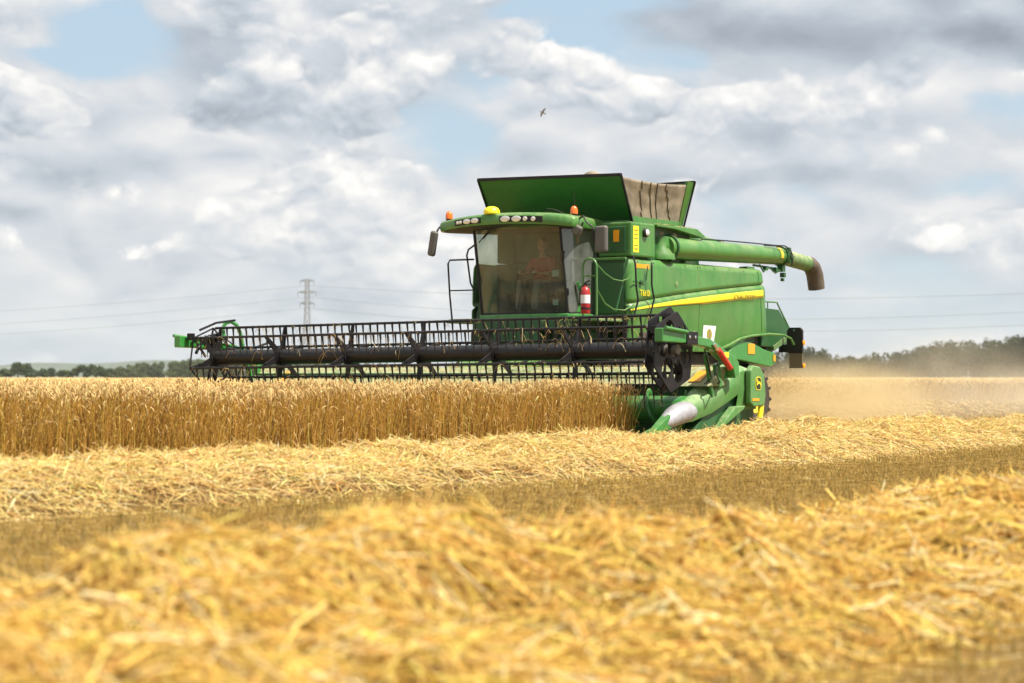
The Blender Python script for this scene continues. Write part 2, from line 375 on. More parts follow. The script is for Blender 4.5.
def tubes(Pts, Rad, sides, col):
    """Pts (N,K,3), Rad (N,K), col (N,3) or (N,K,3) -> verts, quads, colours of N thin open tubes (sides=2: ribbons)"""
    N, K, _ = Pts.shape
    T = np.gradient(Pts, axis=1); T /= np.linalg.norm(T, axis=2, keepdims=True) + 1e-9
    ref = rng.normal(size=(N, 1, 3)); A = np.cross(T, ref); A /= np.linalg.norm(A, axis=2, keepdims=True) + 1e-9
    B = np.cross(T, A)
    if sides == 2:
        V = np.stack([Pts - A * Rad[..., None], Pts + A * Rad[..., None]], axis=2)
    else:
        ang = 2 * np.pi * np.arange(sides) / sides
        V = Pts[:, :, None] + (A[:, :, None] * np.cos(ang)[None, None, :, None] + B[:, :, None] * np.sin(ang)[None, None, :, None]) * Rad[:, :, None, None]
    V = V.reshape(-1, 3)
    base = (np.arange(N) * K * sides)[:, None, None]; k = np.arange(K - 1)[None, :, None] * sides
    j = np.arange(1 if sides == 2 else sides)[None, None, :]; j2 = (j + 1) % sides
    Q = np.stack([base + k + j, base + k + j2, base + k + sides + j2, base + k + sides + j], axis=-1).reshape(-1, 4)
    if col.ndim == 2: col = np.repeat(col[:, None], K, axis=1)
    Cc = np.repeat(col[:, :, None], sides, axis=2).reshape(-1, 3)
    return V, Q, Cc
def big_mesh(name, pieces, mat, parent=None, smooth=True):
    V = []; Q = []; Cc = []; o = 0
    for v, q, c in pieces: V.append(v); Q.append(q + o); Cc.append(c); o += len(v)
    V = np.concatenate(V); Q = np.concatenate(Q); Cc = np.concatenate(Cc)
    me = bpy.data.meshes.new(name); me.vertices.add(len(V)); me.vertices.foreach_set('co', V.astype(np.float32).ravel())
    me.loops.add(Q.size); me.loops.foreach_set('vertex_index', Q.astype(np.int32).ravel())
    me.polygons.add(len(Q)); me.polygons.foreach_set('loop_start', (np.arange(len(Q)) * 4).astype(np.int32))
    me.polygons.foreach_set('use_smooth', np.full(len(Q), smooth))
    me.update(calc_edges=True)
    at = me.color_attributes.new('col', 'FLOAT_COLOR', 'POINT')
    rgba = np.ones((len(V), 4), np.float32); rgba[:, :3] = Cc; at.data.foreach_set('color', rgba.ravel())
    me.materials.append(mat)
    ob = bpy.data.objects.new(name, me); C.objects.link(ob)
    if parent: ob.parent = parent
    return ob
# ---------------------------------------------------------------- ground
def ground_mat():
    m = bpy.data.materials.new('stubble_soil'); m.use_nodes = True; t = NT(m.node_tree); b = t.n['Principled BSDF']
    v = t.new('ShaderNodeNewGeometry').outputs['Position']
    n1 = t.noise(v, 0.02, 4, 0.6); n2 = t.noise(v, 9, 6, 0.7); n3 = t.noise(v, 0.6, 3, 0.5)
    c = t.mix(t.ramp(n2, 0.35, 0.65), (0.13, 0.085, 0.035, 1), (0.30, 0.20, 0.075, 1))
    c = t.mix(t.ramp(n3, 0.3, 0.8, 0, 0.5), c, (0.24, 0.16, 0.06, 1))
    s2 = t.new('ShaderNodeSeparateXYZ'); t.l.new(v, s2.inputs[0])
    far = t.ramp(s2.outputs[1], 60, 260)
    c2 = t.mix(t.ramp(n1, 0.3, 0.7), (0.42, 0.29, 0.12, 1), (0.50, 0.38, 0.18, 1))
    t.l.new(t.mix(far, c, c2), b.inputs['Base Color']); b.inputs['Roughness'].default_value = 0.95; b.inputs['Specular IOR Level'].default_value = 0.1
    bn = t.new('ShaderNodeBump'); bn.inputs['Strength'].default_value = 0.6; bn.inputs['Distance'].default_value = 0.03
    t.l.new(n2, bn.inputs['Height']); t.l.new(bn.outputs[0], b.inputs['Normal'])
    return m
g = MB()
xs = [-7000, -2000, -500, -120, -40, -15, 0, 15, 40, 120, 500, 2000, 7000]
ys = [-300, -60, -10, 0, 5, 10, 15, 20, 30, 40, 60, 100, 300, 1000, 3000, 7500]
g.grid([[(x, y, 0) for x in xs] for y in ys])
tag(g.build('ground', ground_mat()), kind='structure')

# far hill on the left of the horizon
hm = principled('far_hill_cover', (0.05, 0.075, 0.045), 0.9, var=0.3, vscale=0.004)
rows = []
for j in range(9):
    t_ = j / 8; yy = 5200 + 900 * t_
    rows.append([(-2200 + 55 * i, yy, -2 + (46 * math.exp(-((i * 55 - 2200 + 1010) / 330) ** 2) + 26 * math.exp(-((i * 55 - 2200 + 1450) / 260) ** 2) + 13 * math.exp(-((i * 55 - 2200 + 500) / 300) ** 2) + 4 * math.sin(i * 0.9)) * math.sin(math.pi * min(1, t_ * 1.2 + 0.02))) for i in range(60)])
hill = MB().grid(rows).build('hills', hm, smooth=True); tag(hill, kind='structure')

# ---------------------------------------------------------------- straw windrows
def straw_cols(n, base, spread=0.18, dark=0.12):
    c = np.array(base)[None] * (1 + rng.normal(0, spread, (n, 1))) * (1 + rng.normal(0, 0.05, (n, 3)))
    d = rng.random(n) < dark; c[d] *= np.array([0.60, 0.48, 0.28])
    l = rng.random(n) < 0.12; c[l] = np.array([0.92, 0.76, 0.42]) * (0.9 + 0.2 * rng.random((l.sum(), 1)))
    return np.clip(c, 0.01, 0.9)
def windrow(name, pc, halfw, q0, q1, height, n, base, rad, L, seed, label, edge_fun=None, n_spikes=400, K=4):
    def wob(q): return 0.35 * (fbm(q * 0.16, q * 0 + seed, seed) - 0.5)
    def surf(p, q):
        hw = halfw * (0.9 + 0.25 * fbm(q * 0.25, q * 0 + 3.3, seed + 9))
        t = np.abs(p - pc(q) - wob(q)) / hw
        prof = np.clip(1 - np.clip(t, 0, 1) ** 2.1, 0, 1) ** 0.9
        if seed == 11:
            lump = 0.22 + 0.95 * fbm(p * 0.85, q * 0.6, seed + 1, 2) + 1.0 * (fbm(p * 2.3, q * 1.9, seed + 4, 2) - 0.5) - 0.5 * np.clip(fbm(p * 1.5, q * 1.3, seed + 30, 2) - 0.62, 0, 1) * 3
            return height * prof * np.clip(lump, 0.05, 1.15), prof
        lump = 0.48 + 0.68 * fbm(p * 0.9, q * 0.55, seed + 1, 2) + 0.55 * (fbm(p * 2.6, q * 2.2, seed + 4, 2) - 0.5)
        return height * prof * lump, prof
    # mound under the loose straw
    qs = np.linspace(q0, q1, int((q1 - q0) * 9)); tt = np.linspace(-1.15, 1.15, 26)
    QQ, TT = np.meshgrid(qs, tt, indexing='ij'); PP = pc(QQ) + wob(QQ) + TT * halfw
    Z, _ = surf(PP, QQ); Z = Z - 0.035; X, Y = row_to_world(PP, QQ)
    V = np.stack([X, Y, Z], -1).reshape(-1, 3); a, b_ = len(qs), len(tt)
    ii, jj = np.meshgrid(np.arange(a - 1), np.arange(b_ - 1), indexing='ij'); i0 = (ii * b_ + jj).ravel()
    Qd = np.stack([i0, i0 + b_, i0 + b_ + 1, i0 + 1], -1)
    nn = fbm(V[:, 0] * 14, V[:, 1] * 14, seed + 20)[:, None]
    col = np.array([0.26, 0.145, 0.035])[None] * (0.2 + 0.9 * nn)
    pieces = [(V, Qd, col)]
    # loose straws, combed in swirling bundles
    q = rng.uniform(q0, q1, n); p = pc(q) + wob(q) + halfw * np.where(rng.random(n) < 0.04, rng.normal(0, 0.75, n), np.clip(rng.normal(0, 0.50, n), -1.02, 1.02))
    z, prof = surf(p, q)
    az = (fbm(p * 1.1 + 3, q * 0.9, seed + 2, 2) - 0.5) * 5.2 + rng.normal(0, 0.85, n) + rng.integers(0, 2, n) * np.pi + 0.35
    pit = rng.normal(0.0, 0.24, n) + 0.5 * (fbm(p * 2.5, q * 2.5, seed + 7) - 0.5)
    sp = rng.random(n) < 0.05; pit[sp] = rng.uniform(0.3, 1.05, sp.sum())
    l = rng.uniform(L[0], L[1], n); bend = rng.normal(0, 0.65, n); sag = rng.uniform(0.0, 0.25, n)
    z = z - rng.exponential(0.022, n) + 0.012
    t = np.linspace(-0.5, 0.5, K)[None]
    dp = np.cos(az)[:, None] * np.cos(pit)[:, None]; dq = np.sin(az)[:, None] * np.cos(pit)[:, None]
    off = bend[:, None] * t ** 2 * l[:, None]
    Pp = p[:, None] + dp * t * l[:, None] - np.sin(az)[:, None] * off
    Qq = q[:, None] + dq * t * l[:, None] + np.cos(az)[:, None] * off
    zs, _ = surf(Pp, Qq)
    Zz = z[:, None] * 0.35 + (zs - (zs[:, K // 2:K // 2 + 1] - z[:, None])) * 0.65 + np.sin(pit)[:, None] * t * l[:, None] - sag[:, None] * t ** 2 * l[:, None]
    Zz = np.maximum(Zz, 0.01)
    X, Y = row_to_world(Pp, Qq)
    rr = rad * rng.uniform(0.6, 1.25, n)[:, None] * np.ones((1, K)) * np.where(rng.random(n) < 0.12, 1.8, 1.0)[:, None]; rr[:, -1] *= 0.6
    pieces.append(tubes(np.stack([X, Y, Zz], -1), rr, 3, straw_cols(n, base)))
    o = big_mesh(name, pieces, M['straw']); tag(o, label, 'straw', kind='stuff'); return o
windrow('straw_windrow', lambda q: 11.15 + 0.9 * np.exp(-((q - 7) / 7.0) ** 2), 1.30, 5.0, 42.0, 0.41, 135000, (0.92, 0.64, 0.235), 0.0034, (0.10, 0.38), 3,
        'bright sharp straw windrow lying between the standing wheat and the stubble strip')
windrow('straw_windrow', lambda q: 4.32 + 0 * q, 1.42, 0.5, 19.0, 0.42, 98000, (0.83, 0.55, 0.13), 0.0040, (0.12, 0.44), 11,
        'large blurred golden straw windrow closest to the viewer')
windrow('straw_windrow', lambda q: 19.4 + 0 * q, 1.1, 34.5, 72.0, 0.42, 16000, (0.60, 0.43, 0.18), 0.007, (0.15, 0.45), 17,
        'freshly dropped straw windrow behind the harvester in the dust', K=3)

# ---------------------------------------------------------------- stubble in drilled rows
def stubble(areas):
    pcs = []
    for (p0, p1, q0, q1, dn, h, rad) in areas:
        n = int((p1 - p0) * (q1 - q0) * dn)
        p = np.round(rng.uniform(p0, p1, n) / 0.125) * 0.125 + rng.normal(0, 0.016, n); q = rng.uniform(q0, q1, n)
        hh = h * rng.uniform(0.55, 1.2, n); lean = rng.normal(0, 0.30, (n, 2))
        X, Y = row_to_world(p, q)
        t = np.array([0, 1.0])[None]
        Pt = np.stack([X[:, None] + lean[:, :1] * hh[:, None] * t, Y[:, None] + lean[:, 1:] * hh[:, None] * t, hh[:, None] * t], -1)
        c = np.array([0.47, 0.315, 0.085])[None] * (1 + rng.normal(0, 0.25, (n, 1)))
        g_ = rng.random(n) < 0.04; c[g_] = np.array([0.16, 0.17, 0.045])
        pcs.append(tubes(Pt, np.full((n, 2), rad), 3, np.clip(c, 0.02, 0.8)))
        m = n // 3                                             # chaff and short straws between the rows
        p = rng.uniform(p0, p1, m); q = rng.uniform(q0, q1, m); a = rng.uniform(0, 6.28, m); l = rng.uniform(0.03, 0.16, m)
        X, Y = row_to_world(p, q); t = np.array([-0.5, 0.5])[None]
        Pt = np.stack([X[:, None] + np.cos(a)[:, None] * l[:, None] * t, Y[:, None] + np.sin(a)[:, None] * l[:, None] * t, np.repeat(rng.uniform(0.01, 0.09, m)[:, None], 2, 1)], -1)
        pcs.append(tubes(Pt, np.full((m, 2), rad), 3, np.clip(np.array([0.44, 0.29, 0.085])[None] * (1 + rng.normal(0, 0.2, (m, 1))), 0.02, 0.8)))
    o = big_mesh('stubble', pcs, M['stubble']); tag(o, 'short cut wheat stubble in the strips between the straw windrows', 'stubble', kind='stuff')
stubble([(5.2, 10.3, 3.5, 34, 330, 0.085, 0.0026), (0.8, 3.2, 0.5, 12, 330, 0.085, 0.0024), (12.0, 15.3, 9, 30, 130, 0.12, 0.0030), (12.0, 24, 24, 75, 22, 0.12, 0.006)])

# ---------------------------------------------------------------- standing wheat
def wheat(areas):
    pcs = []
    for (p0, p1, q0, q1, dn, rad, full) in areas:
        n = int((p1 - p0) * (q1 - q0) * dn)
        p = rng.uniform(p0, p1, n); q = rng.uniform(q0, q1, n)
        p = np.where(rng.random(n) < 0.6, np.round(p / 0.125) * 0.125 + rng.normal(0, 0.02, n), p)
        if p0 < 15.5: p = p + 0.30 * (fbm(q * 0.9, q * 0, 31) - 0.5) * np.exp(-(p - p0) / 0.5)
        H = 0.805 + 0.12 * (fbm(p * 1.1, q * 1.1, 5) - 0.5) * 2 + rng.normal(0, 0.035, n) - (rng.random(n) < 0.45) * rng.exponential(0.10, n)
        H = np.clip(H, 0.4, 0.90)
        lx = rng.normal(0.03, 0.06, n) + 0.10 * (fbm(p * 1.5, q * 1.5, 51) - 0.5); ly = rng.normal(0, 0.06, n); X, Y = row_to_world(p, q)
        if full: zz = np.array([0.0, 0.5, 1.0])
        else: zz = np.array([0.55, 0.8, 1.0])
        Pt = np.stack([X[:, None] + lx[:, None] * zz ** 2 * 1.6, Y[:, None] + ly[:, None] * zz ** 2 * 1.6, H[:, None] * zz], -1)
        cs = np.array([0.64, 0.37, 0.078])[None] * (1 + rng.normal(0, 0.36, (n, 1)))
        pcs.append(tubes(Pt, rad * np.array([1.15, 1.0, 0.7])[None] * np.ones((n, 1)), 3, np.clip(cs, 0.03, 0.8)))
        # nodding ears
        a = rng.uniform(0, 6.28, n); nod = rng.uniform(0.1, 1.7, n); el = rng.uniform(0.07, 0.105, n)
        tp = Pt[:, -1]; k = 4; pts = [tp]; ang = np.zeros(n)
        for i in range(k):
            ang = ang + nod / k; st = el / k
            pts.append(pts[-1] + np.stack([np.sin(ang) * np.cos(a) * st, np.sin(ang) * np.sin(a) * st, np.cos(ang) * st], -1))
        E_ = np.stack(pts, 1)
        er = max(rad, 0.0026) * np.array([0.8, 2.5, 2.7, 2.2, 0.5])[None] * rng.uniform(0.8, 1.2, (n, 1))
        ce = np.array([0.78, 0.55, 0.24])[None] * (1 + rng.normal(0, 0.17, (n, 1)))
        pcs.append(tubes(E_, er, 3, np.clip(ce, 0.05, 0.85)))
        # dry flag leaves
        if full:
            m = int(n * 0.9); id_ = rng.integers(0, n, m); a = rng.uniform(0, 6.28, m); hl = rng.uniform(0.25, 0.85, m); l = rng.uniform(0.08, 0.2, m)
            b0 = np.stack([X[id_], Y[id_], H[id_] * hl], -1); t = np.array([0, 0.35, 0.7, 1.0])
            dr = np.stack([np.cos(a), np.sin(a), np.zeros(m)], -1)
            L_ = b0[:, None] + dr[:, None] * (l[:, None] * t * 0.6)[..., None]; L_[..., 2] += l[:, None] * (0.5 * t - 1.1 * t ** 2)
            pcs.append(tubes(L_, np.array([0.003, 0.0045, 0.003, 0.0008])[None] * np.ones((m, 1)), 2, np.clip(np.array([0.52, 0.34, 0.12])[None] * (1 + rng.normal(0, 0.2, (m, 1))), 0.05, 0.8)))
    o = big_mesh('wheat_crop', pcs, M['crop']); tag(o, 'ripe golden standing wheat in front of and beyond the harvester', 'wheat', kind='stuff')
wheat([(15.15, 16.1, 8, 24.75, 620, 0.0026, True), (16.1, 18.0, 9, 24.7, 260, 0.0028, True), (18.0, 21.0, 10, 24.6, 150, 0.0032, False), (21.0, 23.6, 10, 24.5, 110, 0.0036, False),
       (23.6, 24.6, 10, 75, 190, 0.005, True), (24.6, 30.0, 12, 70, 45, 0.006, False), (30.0, 60.0, 15, 110, 7, 0.010, False)])
# the closed canopy of ears further into the field
def canopy_mat():
    m = bpy.data.materials.new('wheat_canopy'); m.use_nodes = True; t = NT(m.node_tree); b = t.n['Principled BSDF']
    v = t.new('ShaderNodeNewGeometry').outputs['Position']
    c = t.mix(t.ramp(t.noise(v, 5, 6, 0.7), 0.3, 0.7), (0.34, 0.21, 0.065, 1), (0.60, 0.42, 0.18, 1))
    c = t.mix(t.ramp(t.noise(v, 0.03, 3, 0.5), 0.35, 0.7, 0, 0.35), c, (0.42, 0.27, 0.10, 1))
    t.l.new(c, b.inputs['Base Color']); b.inputs['Roughness'].default_value = 0.95; b.inputs['Specular IOR Level'].default_value = 0.1
    return m
def sheet(p0, p1, q0, q1, sp, z, h):
    a = int((p1 - p0) / sp) + 1; b_ = int((q1 - q0) / sp) + 1
    PP, QQ = np.meshgrid(np.linspace(p0, p1, a), np.linspace(q0, q1, b_), indexing='ij')
    Z = z + h * (fbm(PP * 2.3, QQ * 2.3, 41) - 0.5) * 2; X, Y = row_to_world(PP, QQ)
    V = np.stack([X, Y, Z], -1).reshape(-1, 3); ii, jj = np.meshgrid(np.arange(a - 1), np.arange(b_ - 1), indexing='ij'); i0 = (ii * b_ + jj).ravel()
    return V, np.stack([i0, i0 + b_, i0 + b_ + 1, i0 + 1], -1), np.full((len(V), 3), 0.5)
o = big_mesh('wheat_crop', [sheet(17.4, 24.2, 8, 24.3, 0.12, 0.73, 0.05), sheet(24.2, 44, 8, 90, 0.25, 0.78, 0.06), sheet(44, 260, 0, 420, 2.0, 0.85, 0.03), sheet(24.2, 44, -40, 8, 0.5, 0.80, 0.05)], canopy_mat())
tag(o, 'closed canopy of wheat ears stretching to the horizon', 'wheat', kind='stuff')

# ---------------------------------------------------------------- trees
def leaf_cloud(centres, radii, n, size, base, seed):
    """leaf-clump faces spread through ellipsoids"""
    r_ = np.random.default_rng(seed); cs = np.array(centres, float); rs = np.array(radii, float)
    wgt = (rs[:, 0] * rs[:, 2]); wgt /= wgt.sum(); id_ = r_.choice(len(cs), n, p=wgt)
    d = r_.normal(size=(n, 3)); d /= np.linalg.norm(d, axis=1, keepdims=True)
    rad = r_.uniform(0.45, 1.08, n) ** 0.6
    P0 = cs[id_] + d * rs[id_] * rad[:, None]
    u = r_.normal(size=(n, 3)); u /= np.linalg.norm(u, axis=1, keepdims=True); v = np.cross(u, d + r_.normal(0, 0.6, (n, 3))); v /= np.linalg.norm(v, axis=1, keepdims=True) + 1e-9
    s = size * r_.uniform(0.5, 1.3, n)[:, None]
    V = np.stack([P0 - u * s, P0 + v * s * 0.7, P0 + u * s, P0 - v * s * 0.7], 1).reshape(-1, 3)
    Q = np.arange(n * 4).reshape(-1, 4)
    tone = r_.uniform(0.7, 1.3, len(cs))[id_] * r_.uniform(0.75, 1.25, n)
    return V, Q, np.repeat(np.clip(np.array(base)[None] * tone[:, None], 0, 1), 4, axis=0)
bark = principled('bark', (0.06, 0.045, 0.032), 0.9, var=0.3, bump=0.5)
def tree(px, D_, h, wd, label, base, seed, group):
    x = (px - 512) / 1990 * D_; e = empty('tree', (x, D_, 0)); tag(e, label, 'tree', group)
    rr = random.Random(seed); t = MB(); t.tube([(0, 0, -0.2), (0.05, 0, h * 0.3), (0.1 * h / 5, 0, h * 0.75)], [0.05 * h, 0.035 * h, 0.012 * h], 7)
    for k in range(5):
        a = rr.uniform(0, 6.28); t.tube([(0, 0, h * (0.28 + 0.07 * k)), (math.cos(a) * wd * 0.3, math.sin(a) * wd * 0.3, h * (0.5 + 0.08 * k))], [0.018 * h, 0.006 * h], 5)
    t.build('trunk', bark, e, smooth=True)
    cs = []; rs = []
    for k in range(9):
        a = rr.uniform(0, 6.28); zz = rr.uniform(0.3, 0.86); f = math.sin(math.pi * min(0.95, max(0.1, zz))) * 0.5
        cs.append((math.cos(a) * wd * f * 0.75, math.sin(a) * wd * f * 0.75, h * zz)); q = rr.uniform(0.17, 0.27); rs.append((wd * q, wd * q, h * q * 0.75))
    big_mesh('crown', [leaf_cloud(cs, rs, 900, 0.045 * (h + wd), base, seed)], M['leaf'], e, smooth=False)
TG = 'small trees along the left horizon'
for i, (px, h, wd, lab) in enumerate([(6, 4.6, 9, 'low bushy tree cut by the left edge of the horizon'), (18, 7.6, 7, 'tallest of the far trees near the left end of the horizon'),
        (26, 6.9, 6, 'tree touching the right side of the tallest far tree at the left end'), (35, 4.2, 8, 'low wide bush right of the pair of far trees at the left end'),
        (47, 5.6, 7, 'lone rounded tree standing in a gap of the left horizon'), (64, 4.5, 7, 'low tree just right of the lone rounded tree'),
        (73, 4.8, 5, 'thin pale tree between two low trees on the left horizon'), (84, 6.4, 8, 'broad tree left of the pointed far tree'),
        (96, 7.4, 6, 'pointed tree rising left of the long wood'), (106, 5.0, 8, 'low bush filling the gap before the long wood')]):
    tree(px, 900, h, wd, lab, (0.055, 0.085, 0.03), 60 + i, TG)
def wood(name, line, D0, depth, n, base, label, seed, size):
    r_ = random.Random(seed); cs = []; rs = []; tr = MB()
    for i in range(n):
        px = r_.uniform(line[0][0], line[-1][0]); dd = D0 + r_.uniform(0, depth)
        for (a, ya), (b, yb) in zip(line, line[1:]):
            if a <= px <= b: yt = ya + (yb - ya) * (px - a) / (b - a)
        h = (377 - yt) / 1990 * dd * r_.uniform(0.86, 1.05) + 1; x = (px - 512) / 1990 * dd; wd = h * r_.uniform(0.30, 0.42)
        tr.tube([(x, dd, 0), (x, dd, h * 0.7)], [0.03 * h, 0.012 * h], 5)
        for k in range(6):
            zz = (0.16, 0.32, 0.48, 0.6, 0.72, 0.86)[k]
            cs.append((x + r_.uniform(-.5, .5) * wd, dd + r_.uniform(-.5, .5) * wd, h * zz)); q = wd * (0.75, 0.85, 0.8, 0.7, 0.6, 0.42)[k]; rs.append((q, q, h * 0.13))
    o = big_mesh(name, [leaf_cloud(cs, rs, n * 700, size * 0.72, base, seed)], M['leaf'], smooth=False); tag(o, label, 'forest', kind='stuff')
    tr.build('trunks', bark, o)
wood('forest', [(700, 352), (770, 351), (800, 349), (815, 346), (828, 353), (845, 355), (862, 356), (872, 352), (900, 351), (925, 346), (945, 341), (1024, 335), (1120, 328)], 640, 60, 190,
     (0.032, 0.050, 0.020), 'dark wood behind the dust on the right horizon', 3, 0.55)
wood('forest', [(104, 374), (112, 369), (128, 364.5), (150, 362), (165, 360.5), (190, 359), (300, 359), (420, 366), (520, 370)], 1150, 90, 170,
     (0.075, 0.105, 0.035), 'mid green wood behind the left end of the reel', 4, 0.75)
# pale hedge strip / far field edge under the left wood
# ---------------------------------------------------------------- pylon and wires
pyl = empty('electricity_pylon', (-92.7, 900, 0)); tag(pyl, 'grey steel lattice pylon with three crossarms rising behind the reel', 'pylon')
hh = 45.3
def wd_(z): return 5.0 * (1 - z / 52) if z < 30 else 2.1 - 0.035 * (z - 30)
t = MB(); lev = [0, 6, 12, 18, 23.5, 28, 31.5, 34.5, 37.5, 40.5, 43, hh]
for a, b_ in zip(lev, lev[1:]):
    wa, wb = wd_(a) / 2, wd_(b_) / 2
    ca = [(-wa, -wa, a), (wa, -wa, a), (wa, wa, a), (-wa, wa, a)]; cb = [(-wb, -wb, b_), (wb, -wb, b_), (wb, wb, b_), (-wb, wb, b_)]
    for i in range(4):
        j = (i + 1) % 4
        t.bar(ca[i], cb[i], 0.24); t.bar(ca[i], cb[j], 0.13); t.bar(ca[j], cb[i], 0.13); t.bar(cb[i], cb[j], 0.13)
t.build('tower', M['galv'], pyl)
for z, hw in ((44.6, 3.1), (39.4, 4.2), (34.4, 3.2)):
    a = MB()
    for sx in (-1, 1):
        a.bar((0.6 * sx, -0.8, z - 0.6), (hw * sx, 0, z), 0.26); a.bar((0.6 * sx, 0.8, z - 0.6), (hw * sx, 0, z), 0.26); a.bar((0.6 * sx, 0, z + 0.7), (hw * sx, 0, z), 0.22); a.bar((0, 0, z), (hw * sx, 0, z), 0.24)
    ao = a.build('crossarm', M['galv'], pyl)
    for sx in (-1, 1):
        i_ = MB(); i_.lathe((hw * sx, 0, z), (0, 0, -1), [(0.02, 0), (0.16, 0.15)] + [(0.10 if k % 2 else 0.17, 0.3 + 0.22 * k) for k in range(8)] + [(0.03, 2.2)], 8); i_.build('insulator', M['wire'], ao)
WG = 'power lines crossing the sky'
for nm, z0, lb, lc, rb, rc in (('highest', 42.4, -65.7, 68, -37.5, 35.7), ('middle', 37.2, -69, 68, -53, 54.8), ('lowest', 32.2, -67.4, 68, -52.5, 54)):
    pts = []
    for i in range(40, 0, -1):
        u = i / 40; pts.append((-92.7 - 607 * u, 900, z0 + lb * u + lc * u * u))
    for i in range(41):
        u = i / 40; pts.append((-92.7 + 441 * u, 900 - 200 * u, z0 + rb * u + rc * u * u))
    o = MB().tube(pts, 0.06, 5).build('power_line', M['wire']); tag(o, nm + ' of the three thin power lines sagging across the low sky', 'power line', WG)

# bird
b = MB(); b.ball((0, 0, 0), (0.11, 0.035, 0.035), 10)
for s_ in (-1, 1):
    b.grid([[(0.05, 0.02 * s_, 0.01), (-0.04, 0.02 * s_, 0.01)], [(0.055, 0.14 * s_, 0.05), (-0.035, 0.13 * s_, 0.045)], [(-0.02, 0.27 * s_, 0.03), (-0.06, 0.25 * s_, 0.03)]])
b.grid([[(-0.09, -0.015, 0), (-0.09, 0.015, 0)], [(-0.17, -0.05, 0), (-0.17, 0.05, 0)]]); b.ball((0.12, 0, 0.01), 0.026, 8); b.tube([(0.14, 0, 0.01), (0.165, 0, 0.005)], [0.008, 0.002], 5)
bo = b.build('bird', M['bird'], solid=0.008); bo.scale = (0.78,) * 3; bo.location = (1.24, 80, 11.65); bo.rotation_euler = (R(55), R(-20), R(200)); tag(bo, 'small bird flying in the sky above the harvester', 'bird')
# ---------------------------------------------------------------- combine harvester
# own axes: +x its left flank (towards the viewer's right), -y driving direction, origin under the reel
H = empty('combine_harvester', (-1.67, 31.31, 0), -R(35))
tag(H, 'green combine harvester with black reel and open grain tank cutting the wheat', 'harvester')
G, G2, DG, BK, DU = M['green'], M['green2'], M['dark_green'], M['black'], M['dusty_green']

# hull behind the flank panels
m = MB()
m.hexa([(-1.5, 4.15, 1.46), (1.5, 4.15, 1.46), (1.5, 8.8, 1.62), (-1.5, 8.8, 1.62)], [(-1.22, 4.12, 3.0), (1.52, 4.12, 3.0), (1.5, 8.7, 2.96), (-1.25, 8.7, 2.96)])
m.build('hull', DG, H, bevel=0.03)
m = MB(); m.box(-0.9, 0.9, 4.2, 8.6, 0.75, 1.6); m.bar((-1.5, 4.7, 0.95), (1.5, 4.7, 0.95), 0.34); m.bar((-1.25, 8.4, 0.62), (1.25, 8.4, 0.62), 0.16); m.build('chassis', BK, H)
# flank panel: a bulged shell with an upswept lower edge and a pressed crease over the stripe
def zbot(y): return 1.45 if y < 6.9 else 1.45 + 0.36 * (1 - math.cos(math.pi * min(1, (y - 6.9) / 1.9))) / 2
def zcre(y): t_ = (y - 3.9) / 4.9; return 2.16 + 0.72 * t_ - 0.37 * t_ ** 2 + 0.14 * t_ ** 3 + 0.02 + (0.03 * t_)
def crease(d): return -0.055 * math.exp(-((d - 0.045) / 0.030) ** 2) + 0.018 * math.exp(-((d + 0.10) / 0.12) ** 2)
def flank(sx):
    rows = []
    for i in range(41):
        y = 3.98 + 4.92 * i / 40; zb, zt = zbot(y), 3.015; row = []
        yr = y + 0
        for j in range(111):
            t = j / 110; z = zb + (zt - zb) * t
            bul = 0.075 * math.sin(math.pi * min(1, max(0, (z - 1.2) / 2.2))) - 0.05 * max(0, (t - 0.93) / 0.07) ** 2
            d = z - zcre(y); cr = crease(d)
            endr = -0.07 * max(0, (abs(i - 20) - 19) / 1.0) ** 2
            yy = y + (0.17 * (1 - (z - 1.8) / 1.2) if i == 40 else 0.17 * (1 - (z - 1.8) / 1.2) * max(0, (y - 7.9) / 1.0))
            row.append((sx * (1.59 + bul + cr + endr), yy, z))
        rows.append(row)
    return MB().grid(rows)
fp = flank(1).build('flank_panel', G, H, smooth=True, solid=0.03); flank(-1).build('flank_panel', G, H, smooth=True, solid=0.03)
def fx(y, z, e=0.006):
    d = z - zcre(y); return 1.59 + 0.015 + 0.075 * math.sin(math.pi * min(1, max(0, (z - 1.2) / 2.2))) + crease(d) + e
def yshear(y, z): return y + 0.17 * (1 - (z - 1.8) / 1.2) * max(0, (y - 7.9) / 1.0)
# yellow stripe following the crease
rows = []
for i in range(50):
    y = 3.98 + 4.72 * i / 49; top = zcre(y) - 0.05; th = 0.125 * min(1, 0.18 + 0.82 * (i / 49) * 1.9)
    rows.append([(fx(y, z, 0.008), yshear(y, z), z) for z in (top - th * k / 4 for k in range(5))])
st = MB().grid(rows).build('stripe', M['yellow'], fp, smooth=True, solid=0.004)
rows = [[(fx(y, zcre(y) - 0.05 - t_, 0.006), yshear(y, 2.4), zcre(y) - 0.05 - t_) for t_ in (0.125, 0.141)] for y in np.linspace(6.4, 8.7, 20)]
MB().grid(rows).build('stripe_edge', M['olive'], fp, solid=0.003)
def side_matrix(x, y, z, tilt=0.0):      # text on the flank: reads along +y, faces +x
    return Matrix.Translation((x, y, z)) @ Matrix(((0, 0, 1, 0), (1, 0, 0, 0), (0, 1, 0, 0), (0, 0, 0, 1))) @ Matrix.Rotation(tilt, 4, 'Z')
text_mesh('JOHN DEERE', 0.12, M['olive'], fp, side_matrix(fx(8.0, 2.5, 0.016), 8.0, 2.475, 0.03), 'lettering', squash=1.25)
text_mesh('T660i', 0.15, M['yellow'], fp, side_matrix(fx(4.45, 2.42, 0.014), 4.46, 2.43), 'lettering', squash=1.0)
